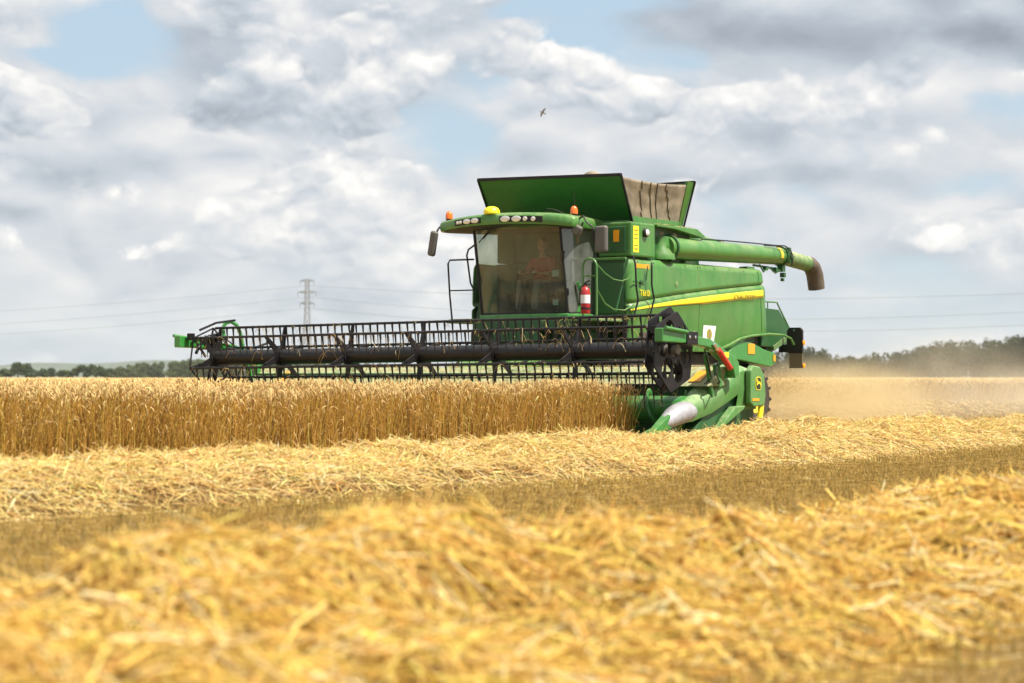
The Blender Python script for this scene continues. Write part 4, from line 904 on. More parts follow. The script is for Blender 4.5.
# platform, hand rails, ladder tubes on the cab side
MB().box(-1.42, -0.92, 2.95, 4.0, 1.93, 1.99).build('platform', DU, H, bevel=0.008)
m = MB(); m.box(1.03, 1.64, 3.0, 3.98, 1.93, 1.97); pf = m.build('platform', DU, H, bevel=0.008)
m = MB(); m.tube([(-1.33, 3.0, 1.98), (-1.38, 3.0, 2.4), (-1.42, 3.0, 2.97), (-1.38, 3.0, 3.03), (-0.9, 3.05, 3.03)], 0.016, 6); m.tube([(-1.40, 3.0, 2.50), (-0.92, 3.05, 2.50)], 0.012, 6)
m.tube([(-0.93, 3.1, 2.50), (-0.95, 3.02, 2.62), (-1.0, 2.98, 3.1), (-0.98, 3.0, 3.2), (-0.88, 3.05, 3.28)], 0.016, 6); m.build('hand_rail', M['plastic'], pf, smooth=True)
m = MB(); m.tube([(1.31, 3.1, 1.97), (1.31, 3.1, 2.80)] + [(1.445 + 0.135 * math.cos(R(a)), 3.1, 2.83 + 0.14 * math.sin(R(a))) for a in range(180, -1, -20)] + [(1.58, 3.1, 2.80), (1.58, 3.1, 1.97)], 0.018, 8); m.tube([(1.31, 3.1, 2.68), (1.58, 3.1, 2.68)], 0.012, 6); m.build('hand_rail', G, pf, smooth=True)
m = MB()
m.tube([(1.58, 3.12, 2.86), (1.62, 3.3, 2.72), (1.66, 3.5, 2.63), (1.70, 3.7, 2.61), (1.74, 3.85, 2.66), (1.76, 3.95, 2.80)], 0.012, 6)
m.tube([(1.58, 3.12, 2.44), (1.62, 3.3, 2.22), (1.66, 3.5, 2.13), (1.72, 3.75, 2.12), (1.76, 3.98, 2.22)], 0.012, 6); m.build('safety_chain', G, pf, smooth=True)
m = MB()
m.tube([(1.74, 3.99, 3.05), (1.80, 3.97, 2.9), (1.80, 4.0, 2.5), (1.80, 4.06, 2.3), (1.78, 3.93, 1.98)], 0.017, 6); m.tube([(1.74, 4.60, 2.95), (1.79, 4.52, 2.9), (1.79, 4.52, 2.57), (1.79, 4.60, 2.33), (1.78, 4.44, 1.98)], 0.017, 6); m.build('hand_rail', BK, H, smooth=True)
m = MB(); m.bar((1.68, 3.93, 3.0), (1.64, 3.6, 2.1), 0.025); m.tube([(1.70, 4.35, 2.62), (1.72, 4.45, 2.65), (1.72, 4.5, 2.9)], 0.010, 5); m.tube([(1.71, 4.05, 2.62), (1.72, 4.25, 2.62)], 0.012, 5); m.lathe((1.69, 4.32, 2.62), (1, 0, 0), [(0.04, 0), (0.04, 0.03), (0.001, 0.04)], 10); m.build('latch_rod', DG, H)
m = MB()
for z in (0.55, 0.85, 1.15, 1.45, 1.75): m.box(1.50, 1.95, 3.25, 3.5, z, z + 0.035)
m.bar((1.50, 3.3, 0.5), (1.5, 3.4, 1.95), 0.03, 0.08); m.bar((1.95, 3.3, 0.5), (1.95, 3.4, 1.95), 0.03, 0.08); m.build('ladder', BK, pf)

# cab base, axle shrouds and feeder house seen behind the reel
m = MB(); m.box(-1.2, 1.2, 3.35, 4.15, 1.3, 1.78); m.box(-0.5, 0.5, 3.0, 3.4, 1.55, 1.78); m.build('engine_shroud', DG, H, bevel=0.03)
m = MB(); m.hexa([(-0.75, 1.75, 0.45), (0.75, 1.75, 0.45), (0.75, 4.2, 1.0), (-0.75, 4.2, 1.0)], [(-0.75, 1.75, 1.10), (0.75, 1.75, 1.10), (0.75, 4.2, 1.75), (-0.75, 4.2, 1.75)]); m.build('feeder_house', G, H, bevel=0.03)
m = MB(); m.tube([(-0.6, 3.0, 1.7), (-0.65, 2.4, 1.4), (-0.5, 2.0, 1.2), (-0.3, 1.8, 1.15)], 0.025, 6); m.tube([(0.85, 3.2, 1.8), (0.95, 2.6, 1.45), (0.9, 2.0, 1.25), (0.8, 1.8, 1.16)], 0.02, 6); m.tube([(1.0, 3.2, 1.7), (1.15, 2.6, 1.35), (1.05, 2.0, 1.2)], 0.02, 6); m.build('hose', BK, H, smooth=True)

# ---- cutting header
TILT = math.atan(0.0075)
XL, XR = -4.55, 4.55
m = MB(); m.box(XL, XR, 1.66, 1.78, 0.22, 0.94); hd = m.build('header', DG, H)
m = MB(); m.prism([(1.22, 0.86), (1.66, 1.15), (1.80, 1.16), (1.80, 0.86)], 'x', XL, XR + 0.2); m.build('top_beam', M['khaki'], hd, bevel=0.015)
MB().tube([(XL + 0.1, 1.42, 1.045), (XR - 0.7, 1.42, 1.045)], 0.022, 8).build('beam_pipe', DG, hd, smooth=True)
m = MB(); m.prism([(-0.05, 0.08), (0.35, 0.13), (1.66, 0.13), (1.66, 0.30), (1.3, 0.17), (0.4, 0.15), (-0.05, 0.10)], 'x', XL, XR); m.build('table', DG, hd)
m = MB(); m.box(XL, XR, -0.16, -0.04, 0.075, 0.095)
for k in range(118):
    x = XL + 0.05 + k * 0.0762; m.bar((x, -0.12, 0.085), (x, -0.27, 0.088), 0.035, 0.025, 0.008, 0.01)
m.build('cutter_bar', M['grey_steel'], hd)
m = MB(); m.tube([(XL + 0.05, 0.95, 0.52), (XR - 0.05, 0.95, 0.52)], 0.20, 24); ag = m.build('feed_auger', G2, hd, smooth=True)
for sx in (1, -1):
    rows = []
    n_ = 150; turns = 6.2
    for i in range(n_ + 1):
        a = -2 * math.pi * turns * i / n_ + 1.2; x = sx * (4.45 - (turns * 0.60) * i / n_)
        rows.append([(x, 0.95 + r_ * math.cos(a), 0.52 + r_ * math.sin(a) * 1.0) for r_ in (0.19, 0.25, 0.31)])
    MB().grid(rows).build('flight', G2, ag, smooth=True, solid=0.012)
for x0, x1 in ((XL - 0.04, XL), (XR - 0.2, XR - 0.16)):
    m = MB(); m.prism([(0.0, 0.08), (1.8, 0.10), (1.8, 0.62), (1.2, 0.5), (0.6, 0.36), (0.0, 0.2)], 'x', x0, x1); m.build('end_plate', G, hd, bevel=0.006)
MB().hexa([(4.36, 1.30, 0.93), (4.56, 1.30, 0.93), (4.60, 1.54, 1.09), (4.40, 1.54, 1.09)], [(4.36, 1.297, 0.935), (4.56, 1.297, 0.935), (4.60, 1.537, 1.095), (4.40, 1.537, 1.095)]).build('warning_label', M['amber'], hd); MB().hexa([(-3.9, 1.30, 0.93), (-3.7, 1.30, 0.93), (-3.66, 1.54, 1.09), (-3.86, 1.54, 1.09)], [(-3.9, 1.297, 0.935), (-3.7, 1.297, 0.935), (-3.66, 1.537, 1.095), (-3.86, 1.537, 1.095)]).build('warning_label', M['amber'], hd)
# crop dividers
def divider(sx):
    def X(v): return sx * (v - 0.17)
    n0 = Vector
    # cross-sections along y: (y, zlow_in, ztop, zshoulder, zlow_out, xin, xtop, xout)
    rows = []
    for y, zt, zs, zl, wi in ((0.60, 0.58, 0.50, 0.32, 0.13), (0.95, 0.68, 0.58, 0.34, 0.16), (1.45, 0.93, 0.76, 0.46, 0.19), (1.92, 1.15, 0.95, 0.63, 0.21), (2.12, 1.20, 1.02, 0.71, 0.22), (2.20, 1.205, 1.06, 0.74, 0.215), (2.26, 1.205, 1.06, 0.50, 0.165), (2.48, 1.21, 1.10, 0.50, 0.165), (2.75, 1.16, 1.05, 0.50, 0.165), (2.92, 1.06, 0.98, 0.50, 0.165)):
        xi, xo = 4.58, 4.58 + wi * 1.55
        rows.append([(X(xi), y, zl), (X(xi), y, zs - 0.02), (X(xi + 0.03), y, zt - 0.02), (X(xi + wi * 0.45), y, zt), (X(xi + wi * 0.95), y, (zt + zs) / 2 + 0.03), (X(xo), y, zs), (X(xo + 0.01), y, (zs + zl) / 2 + 0.02), (X(xo - 0.03), y, zl)])
    m = MB(); m.grid(rows); n_ = 8; m.f.append(tuple(range(n_))); m.f.append(tuple((len(rows) - 1) * n_ + j for j in range(n_)))
    dv = m.build('divider', M['pale_green'], hd, smooth=True, bevel=0.0)
    # lower rear body, recessed, and the outer rear pod
    m = MB(); m.prism([(1.0, 0.16), (1.3, 0.42), (2.1, 0.72), (2.6, 0.8), (2.92, 0.65), (2.90, 0.30), (2.6, 0.18)], 'x', *sorted((X(4.58), X(4.78)))); m.build('divider_skirt', DG, dv, bevel=0.015)  # dark green carries the shade beneath the divider's lower edge
    m = MB(); m.prism([(2.48, 0.60), (2.48, 1.10), (2.56, 1.18), (2.78, 1.16), (2.93, 1.03), (2.98, 0.72), (2.93, 0.56), (2.6, 0.54)], 'x', *sorted((X(4.86), X(4.955)))); pod = m.build('divider_pod', M['pale_green'], dv, bevel=0.02)
    m = MB(); m.prism([(1.55, 0.20), (2.30, 0.50), (2.36, 0.56), (2.05, 0.55), (1.80, 0.40)], 'x', *sorted((X(4.80), X(4.93)))); m.build('divider_wedge', M['pale_green'], dv, bevel=0.015)
    m = MB(); m.prism([(2.86, 0.58), (2.975, 0.60), (2.93, 0.38), (2.76, 0.08), (2.62, 0.08), (2.80, 0.36)], 'x', *sorted((X(4.88), X(4.93)))); m.build('yellow_guard', M['yellow'], dv, bevel=0.01)
    MB().box(*sorted((X(4.957), X(4.962))), 2.52, 2.74, 0.63, 0.67).build('warning_label', M['amber'], pod)
    # nose: grey plastic cap and green tip
    m = MB(); rows = []
    for y, z0, z1, wdt in ((0.16, 0.24, 0.38, 0.08), (0.28, 0.24, 0.47, 0.12), (0.42, 0.26, 0.55, 0.155), (0.60, 0.29, 0.61, 0.185), (0.76, 0.32, 0.635, 0.20), (0.84, 0.34, 0.64, 0.20)):
        zc = (z0 + z1) / 2; rows.append([(X(4.58 + 0.16 + wdt * math.cos(2 * math.pi * k / 14)), y + 0.02 * math.cos(k), zc + (z1 - z0) / 2 * math.sin(2 * math.pi * k / 14)) for k in range(14)])
    n_ = 14; vs = [p for r_ in rows for p in r_]; fs = [(i * n_ + j, i * n_ + (j + 1) % n_, (i + 1) * n_ + (j + 1) % n_, (i + 1) * n_ + j) for i in range(len(rows) - 1) for j in range(n_)] + [tuple(range(n_))]
    m.add(vs, fs); m.build('nose_cap', M['silver'], dv, smooth=True)
    m = MB(); m.hexa([(X(4.72), -0.30, 0.10), (X(4.80), -0.30, 0.10), (X(4.83), 0.30, 0.25), (X(4.68), 0.30, 0.25)], [(X(4.72), -0.28, 0.17), (X(4.80), -0.28, 0.17), (X(4.83), 0.27, 0.46), (X(4.68), 0.27, 0.46)]); m.build('tip', G2, dv, bevel=0.015)
    return dv, pod
dv, pod = divider(1); divider(-1)
# round emblem on the pod: leaping deer in a yellow-edged dark shield
xp = 4.787
def oval(ry, rz_, n=20, p=3.0): return [(2.72 + ry * math.copysign(abs(math.cos(2 * math.pi * k / n)) ** (2 / p), math.cos(2 * math.pi * k / n)), 0.90 + rz_ * math.copysign(abs(math.sin(2 * math.pi * k / n)) ** (2 / p), math.sin(2 * math.pi * k / n))) for k in range(n)]
m = MB(); m.prism(oval(0.095, 0.105), 'x', xp, xp + 0.004); em = m.build('emblem', M['yellow'], pod)
m = MB(); m.prism(oval(0.082, 0.092), 'x', xp + 0.004, xp + 0.007); m.build('emblem_field', M['logo_green'], pod)
deer = [(-0.065, 0.005), (-0.03, 0.03), (0.01, 0.025), (0.035, 0.045), (0.03, 0.07), (0.042, 0.058), (0.05, 0.072), (0.052, 0.05), (0.07, 0.035), (0.055, 0.03), (0.045, 0.005), (0.06, -0.02), (0.05, -0.03), (0.03, -0.01), (0.0, -0.005), (-0.03, -0.005), (-0.055, -0.03), (-0.05, -0.055), (-0.065, -0.05), (-0.068, -0.025)]
m = MB(); m.prism([(2.72 - u * 1.05, 0.90 + v * 1.05) for u, v in deer], 'x', xp + 0.007, xp + 0.010); m.build('leaping_deer', M['yellow'], pod)

# ---- reel
RL, RR = -4.45, 4.62
rl_ = MB(); rl_.tube([(RL + 0.1, 0, 0), (RR - 0.14, 0, 0)], 0.128, 28)
reel = rl_.build('reel', M['reel'], H, smooth=True); reel.location = (0, 0.3, 1.36); reel.rotation_euler = (0, -TILT, 0)
RAD = 0.52; ANG = [20, 80, 140, 200, 260, 320]
def rp(a, r_): return (-r_ * math.cos(R(180 - a)) if False else r_ * math.cos(R(a)), r_ * math.sin(R(a)))
for a in ANG:
    y, z = rp(a, RAD); b_ = MB(); b_.tube([(RL, y, z), (RR, y, z)], 0.021, 8); b_.build('reel_bar', BK, reel, smooth=True)
def spider(x, end=False):
    m = MB()
    m.lathe((x - 0.03, 0, 0), (1, 0, 0), [(0.128, 0), (0.165, 0), (0.165, 0.06), (0.128, 0.06)], 20)
    for a in ANG:
        m.bar((x, *rp(a, 0.13)), (x, *rp(a, RAD)), 0.022, 0.125, 0.022, 0.055, up=(0, math.cos(R(a + 90)), math.sin(R(a + 90))))
    return m
for k in range(7):
    x = -4.33 + 1.468 * k
    spider(x).build('spider', BK, reel, bevel=0.003)
# big control plates at both reel ends: a hexagonal ring with broad spokes and oval openings
def end_plate(x):
    m = MB(); n6 = 6
    for k in range(6):
        a0 = ANG[k]; outer = []; inner = []
        for i in range(9):
            t = i / 8; a = a0 + 60 * t; ro = (RAD + 0.13) * math.cos(R(30)) / math.cos(R(60 * t - 30)) 
            outer.append((a, ro))
        # opening: an oval inside the sector
        ca = a0 + 30; cr_ = 0.335; hole = [(cr_ + 0.19 * math.cos(2 * math.pi * j / 40), 0.140 * math.sin(2 * math.pi * j / 40)) for j in range(40)]
        def cart(a, r_): return rp(a, r_)
        ring = []; 
        hp_ = []
        for u, v in hole:
            cy_, cz_ = u * math.cos(R(ca)) - v * math.sin(R(ca)), u * math.sin(R(ca)) + v * math.cos(R(ca)); hp_.append((cy_, cz_))
        # outer contour matched to the hole by direction from the hole centre
        c0 = rp(ca, cr_)
        poly = [cart(a, r_) for a, r_ in outer] + [rp(a0 + 60, 0.35), rp(a0 + 60, 0.10), rp(a0 + 30, 0.09), rp(a0, 0.10), rp(a0, 0.35)]
        pts_ = []
        for (hy, hz) in hp_:
            d = Vector((hy - c0[0], hz - c0[1])).normalized(); best = None
            for i in range(len(poly)):
                p, q = Vector(poly[i]), Vector(poly[(i + 1) % len(poly)]); e = q - p; den = d.x * e.y - d.y * e.x
                if abs(den) < 1e-9: continue
                w_ = p - Vector(c0); t_ = (w_.x * e.y - w_.y * e.x) / den; u_ = (w_.x * d.y - w_.y * d.x) / den
                if t_ > 0 and -1e-6 <= u_ <= 1 + 1e-6 and (best is None or t_ < best): best = t_
            pts_.append(tuple(Vector(c0) + d * (best or 0.15)))
        n_ = 40; vs = []
        for xx in (x - 0.012, x + 0.012): vs += [(xx, *p) for p in hp_] + [(xx, *p) for p in pts_]
        fs = []
        for j in range(n_):
            j2 = (j + 1) % n_
            fs += [(j, j2, n_ + j2, n_ + j), (2 * n_ + j, 3 * n_ + j, 3 * n_ + j2, 2 * n_ + j2), (j, 2 * n_ + j, 2 * n_ + j2, j2), (n_ + j, n_ + j2, 3 * n_ + j2, 3 * n_ + j)]
        m.add(vs, fs)
    return m
m = MB()
for k in range(6): m.tube([(-4.5, *rp(ANG[k], RAD)), (-4.5, *rp(ANG[(k + 1) % 6], RAD))], 0.014, 6)
for a in ANG: m.bar((-4.5, *rp(a + 30, 0.10)), (-4.5, *rp(a, RAD)), 0.014, 0.05, 0.014, 0.03)
m.build('end_frame', BK, reel)
for sx in (1,):
    m = end_plate(4.57 if sx > 0 else -4.42); o = m.build('reel_end_plate', M['black'], reel)
    # eccentric control ring
    m = end_plate(4.67 if sx > 0 else -4.48)
    for i, v_ in enumerate(m.v): m.v[i] = (v_[0], v_[1] * 0.93 + 0.03, v_[2] * 0.93 - 0.03)
    m.build('control_ring', BK, reel)
    m = MB(); m.lathe((sx * 4.45, 0, 0), (sx, 0, 0), [(0.12, 0), (0.14, 0.04), (0.14, 0.1), (0.07, 0.13), (0.07, 0.32), (0.001, 0.32)], 18); m.build('hub', M['grey_steel'], reel, smooth=True)
    m = MB()
    for a in ANG: y, z = rp(a, RAD + 0.0); m.lathe((sx * 4.50, y, z), (sx, 0, 0), [(0.035, 0), (0.035, 0.04), (0.001, 0.045)], 10)
    m.build('bar_crank', M['chrome'], reel, smooth=True)
# spring tines: the nearest hundred are parts, the others one body
tm = MB(); tm.tube([(0, 0, 0.025), (0, -0.02, -0.02), (0, 0.01, -0.17), (0, 0.035, -0.33)], [0.022, 0.021, 0.012, 0.006], 6)
tine_me = tm.build('tine', M['plastic'], reel, smooth=True); first = True
for v_ in tine_me.data.vertices: v_.co.y *= 0.6
nt = 60; pos = []
for k in range(nt):
    x = RR - 0.08 - k * (RR - RL - 0.2) / (nt - 1)
    for i, a in enumerate(ANG):
        y, z = rp(a, RAD); pos.append((x + random.uniform(-.006, .006), y, z - 0.01, random.uniform(-0.05, 0.05), random.uniform(-0.03, 0.03)))
rest = MB(); base_v = [v_.co.copy() for v_ in tine_me.data.vertices]; base_f = [tuple(p.vertices) for p in tine_me.data.polygons]
for i, (x, y, z, rx, ry) in enumerate(pos):
    if i < 100:
        o = tine_me if i == 0 else tine_me.copy()
        if i: C.objects.link(o); o.parent = reel
        o.location = (x, y, z); o.rotation_euler = (rx, ry, 0)
    else:
        mt = Matrix.Translation((x, y, z)) @ Matrix.Rotation(rx, 4, 'X') @ Matrix.Rotation(ry, 4, 'Y')
        rest.add([mt @ v_ for v_ in base_v], base_f)
ro = rest.build('tines', M['plastic'], reel, smooth=True); ro['kind'] = 'stuff'
# straws caught on the bars and hanging from the tines
nS = 700; rs_ = np.random.default_rng(77); xs_c = rs_.uniform(RL, RR, nS); ks_ = rs_.integers(0, 6, nS)
by = np.array([rp(a, RAD)[0] for a in ANG])[ks_] + rs_.normal(0, 0.02, nS); bz = np.array([rp(a, RAD)[1] for a in ANG])[ks_] - rs_.uniform(0, 0.30, nS) * (rs_.random(nS) < 0.6)
az_ = rs_.uniform(0, 6.28, nS); ln = rs_.uniform(0.06, 0.26, nS); tt_ = np.linspace(-0.5, 0.5, 4)[None]
Ps = np.stack([xs_c[:, None] + np.cos(az_)[:, None] * ln[:, None] * tt_, by[:, None] + np.sin(az_)[:, None] * ln[:, None] * tt_ * 0.4, bz[:, None] + rs_.uniform(-1, 1, nS)[:, None] * ln[:, None] * tt_ - ln[:, None] * 1.6 * tt_ ** 2], -1)
cs_ = big_mesh('caught_straw', [tubes(Ps, np.full((nS, 4), 0.0032), 3, straw_cols(nS, (0.72, 0.5, 0.2)))], M['straw'], reel); cs_['kind'] = 'stuff'
# chaff lying on the ledges
nL = 2600; r3 = np.random.default_rng(91); which = r3.integers(0, 5, nL); P3 = np.zeros((nL, 3))
for i_, (x0, x1, y0, y1, z0, z1) in enumerate([(XL, XR, 1.24, 1.64, 0.885, 1.145), (XL, XR, 1.66, 1.80, 1.163, 1.168), (0.7, 1.7, 4.9, 6.2, 3.645, 3.645), (1.05, 1.62, 3.0, 3.95, 1.975, 1.975), (-1.4, -0.93, 3.0, 3.95, 1.995, 1.995)]):
    k_ = which == i_; t_ = r3.random(k_.sum()); P3[k_] = np.stack([r3.uniform(x0, x1, k_.sum()), y0 + (y1 - y0) * t_, z0 + (z1 - z0) * t_ + 0.006], -1)
a3 = r3.uniform(0, 6.28, nL); l3 = r3.uniform(0.015, 0.11, nL); d3 = np.stack([np.cos(a3), np.sin(a3) * 0.3, np.sin(a3) * 0.1], -1) * l3[:, None]
lt = big_mesh('chaff_litter', [tubes(np.stack([P3 - d3 / 2, P3 + d3 / 2], 1), np.full((nL, 2), 0.004), 3, straw_cols(nL, (0.72, 0.52, 0.22)))], M['straw'], H); lt['kind'] = 'stuff'
# reel arms
def reel_arm(sx):
    def X(a, b_): return sorted((sx * a, sx * b_))
    m = MB(); m.prism([(-0.36, 1.50), (-0.36, 1.70), (0.30, 1.64), (0.62, 1.60), (1.02, 1.56), (1.22, 1.50), (1.48, 1.40), (1.78, 1.30), (1.90, 1.22), (1.90, 1.04), (1.78, 0.98), (1.70, 1.16), (1.40, 1.27), (1.18, 1.38), (0.95, 1.44), (0.3, 1.49)], 'x', *X(4.76, 4.90))
    arm = m.build('reel_arm', G2, H, bevel=0.015)
    m = MB(); m.tube([(sx * 4.93, -0.34, 1.70), (sx * 4.93, 0.28, 1.65)], 0.028, 8); m.build('support_strut', G2, arm, smooth=True)
    m = MB(); m.box(*X(4.74, 4.92), 0.30, 0.62, 1.47, 1.66); m.build('slide_clamp', BK, arm, bevel=0.01)
    for y_ in (0.36, 0.52):
        m = MB(); m.lathe((sx * 4.92, y_, 1.58), (sx, 0, 0), [(0.025, 0), (0.025, 0.012), (0.001, 0.014)], 8); m.build('bolt', M['chrome'], arm)
    m = MB(); m.tube([(sx * 4.93, 1.05, 1.49), (sx * 4.93, 1.22, 1.38)], 0.026, 8); cy = m.build('lift_rod', M['chrome'], arm, smooth=True)
    m = MB(); m.tube([(sx * 4.93, 1.20, 1.40), (sx * 4.93, 1.56, 1.13)], 0.045, 12); m.build('lift_cylinder', M['red'], arm, smooth=True)
    MB().box(*X(4.901, 4.908), 1.42, 1.56, 1.29, 1.37).build('warning_label', M['gps'], arm)
    m = MB(); m.bar((sx * 4.70, 1.22, 1.35), (sx * 4.70, 1.42, 0.72), 0.05, 0.07); m.bar((sx * 4.72, 1.5, 1.2), (sx * 4.72, 1.6, 0.85), 0.07, 0.12); m.bar((sx * 4.70, 1.84, 1.12), (sx * 4.70, 1.72, 0.95), 0.12, 0.1); m.build('arm_mount', G2, arm, bevel=0.01)
    m = MB(); m.tube([(sx * 4.68, 0.0, 1.62), (sx * 4.70, 0.3, 1.72), (sx * 4.72, 0.8, 1.62), (sx * 4.74, 1.1, 1.45), (sx * 4.74, 1.25, 1.15), (sx * 4.72, 1.35, 0.98), (sx * 4.7, 1.2, 0.9)], 0.013, 6); m.tube([(sx * 4.86, 1.3, 1.2), (sx * 4.88, 1.2, 1.05), (sx * 4.93, 1.25, 0.92), (sx * 4.8, 1.4, 0.9)], 0.012, 6); m.build('hose', BK, arm, smooth=True)
    m = MB(); m.tube([(sx * 4.62, -0.12, 1.40), (sx * 4.66, 0.0, 1.52), (sx * 4.64, 0.15, 1.70)], 0.03, 6); m.box(*X(4.62, 4.72), -0.24, -0.14, 1.62, 1.74); m.build('bearing_bracket', BK, arm, bevel=0.01)
    return arm
reel_arm(1); la = reel_arm(-1); la.location.x = 0.20
# far reel end: hose loop, drive motor and marker board
m = MB(); m.tube([(-4.66, 0.62, 1.66), (-4.70, 0.62, 1.84), (-4.68, 0.66, 1.93), (-4.62, 0.74, 1.96), (-4.56, 0.82, 1.90), (-4.53, 0.88, 1.76), (-4.50, 0.92, 1.5)], 0.034, 8); m.build('hose_guard', G2, la, smooth=True)
m = MB(); m.tube([(-4.75, 0.1, 1.80), (-4.65, 0.4, 1.93), (-4.5, 0.72, 1.98)], 0.02, 6); m.build('hose', BK, la, smooth=True)
m = MB(); m.tube([(-4.5, 0.5, 1.5), (-4.4, 0.8, 1.45), (-4.25, 1.0, 1.52), (-4.15, 1.2, 1.6)], 0.02, 6); m.build('hose', BK, la, smooth=True)
m = MB(); m.lathe((-4.55, 0.35, 1.66), (-1, 0, 0), [(0.09, 0), (0.09, 0.12), (0.001, 0.12)], 12); m.build('drive_motor', BK, la, smooth=True)
m = MB(); m.box(-4.98, -4.62, 0.72, 0.78, 1.41, 1.48); mk = m.build('marker_arm', G2, la, bevel=0.008); MB().box(-5.05, -4.98, 0.70, 0.80, 1.38, 1.50).build('marker_lamp', M['plastic'], mk, bevel=0.01)

# ---------------------------------------------------------------- fire extinguisher on the platform (lifts off)
def world(p): return H.matrix_basis @ Vector(p)
FE = empty('fire_extinguisher', world((1.41, 3.02, 2.0)), -R(35)); tag(FE, 'red fire extinguisher hanging in the green rail hoop beside the cab door', 'extinguisher')
m = MB(); m.lathe((0, 0, 0.05), (0, 0, 1), [(0.001, 0), (0.07, 0.0), (0.08, 0.02), (0.08, 0.36), (0.065, 0.42), (0.03, 0.45), (0.03, 0.47)], 20); m.build('cylinder_body', M['ext_red'], FE, smooth=True)
m = MB(); m.lathe((0, 0, 0.50), (0, 0, 1), [(0.028, 0), (0.028, 0.05), (0.001, 0.05)], 10); m.bar((-0.02, 0, 0.55), (0.09, 0, 0.60), 0.02); m.bar((-0.02, 0, 0.53), (0.09, 0, 0.53), 0.02); m.build('valve', M['plastic'], FE)
m = MB(); m.tube([(-0.03, 0, 0.52), (-0.09, -0.01, 0.50), (-0.10, -0.02, 0.35), (-0.09, -0.02, 0.2)], 0.012, 6); m.build('hose', M['plastic'], FE, smooth=True)
m = MB(); m.lathe((0, 0, 0.22), (0, 0, 1), [(0.081, 0), (0.082, 0), (0.082, 0.14), (0.081, 0.14)], 12, R(150), R(330)); m.build('label_band', M['white'], FE)
m = MB(); m.lathe((0, 0, 0.12), (0, 0, 1), [(0.082, 0), (0.086, 0), (0.086, 0.03), (0.082, 0.03)], 20); m.build('strap', M['plastic'], FE)

# ---------------------------------------------------------------- driver
def blend(name, caps, mat, parent, voxel=0.014, smooth_it=2):
    """one continuous remeshed surface from tapered limbs and ellipsoids"""
    m = MB()
    for c_ in caps:
        if c_[0] == 'cap':
            _, p, q, r0, r1 = c_; p, q = Vector(p), Vector(q); d = (q - p).normalized()
            m.tube([p - d * r0 * 0.9, p - d * r0 * 0.6, p, q, q + d * r1 * 0.6, q + d * r1 * 0.9], [r0 * 0.35, r0 * 0.8, r0, r1, r1 * 0.8, r1 * 0.35], 12)
        else: m.ball(c_[1], c_[2], 14)
    o = m.build(name, mat, parent, smooth=False)
    md = o.modifiers.new('skin', 'REMESH'); md.mode = 'VOXEL'; md.voxel_size = voxel; md.use_smooth_shade = True
    ms = o.modifiers.new('soft', 'SMOOTH'); ms.iterations = smooth_it; ms.factor = 0.5
    return o
PX = -0.08
DR = empty('person', world((PX, 3.95, 2.07)), -R(35)); tag(DR, 'driver in a maroon shirt sitting behind the cab windscreen, hands on the wheel', 'person')
# coordinates relative to the cab floor under the hips, -y is forward
hip = 0.52
limbs = [('ball', (0, 0.02, hip + 0.02), (0.17, 0.13, 0.12)), ('cap', (0, 0.02, hip + 0.05), (0, 0.03, hip + 0.30), 0.145, 0.155), ('ball', (0, 0.02, hip + 0.38), (0.19, 0.11, 0.14)), ('cap', (0, 0.02, hip + 0.46), (0, -0.01, hip + 0.60), 0.058, 0.052)]
head = [('ball', (0, -0.02, hip + 0.72), (0.075, 0.095, 0.115)), ('ball', (0, -0.055, hip + 0.655), (0.052, 0.055, 0.05)), ('ball', (0, -0.122, hip + 0.70), (0.014, 0.022, 0.022)), ('ball', (0, -0.108, hip + 0.665), (0.024, 0.012, 0.008)),
        ('ball', (-0.078, -0.01, hip + 0.71), (0.012, 0.02, 0.03)), ('ball', (0.078, -0.01, hip + 0.71), (0.012, 0.02, 0.03)), ('ball', (-0.03, -0.104, hip + 0.735), (0.016, 0.01, 0.008)), ('ball', (0.03, -0.104, hip + 0.735), (0.016, 0.01, 0.008))]
arms = []; sleeves = []; legs = []; trous = []
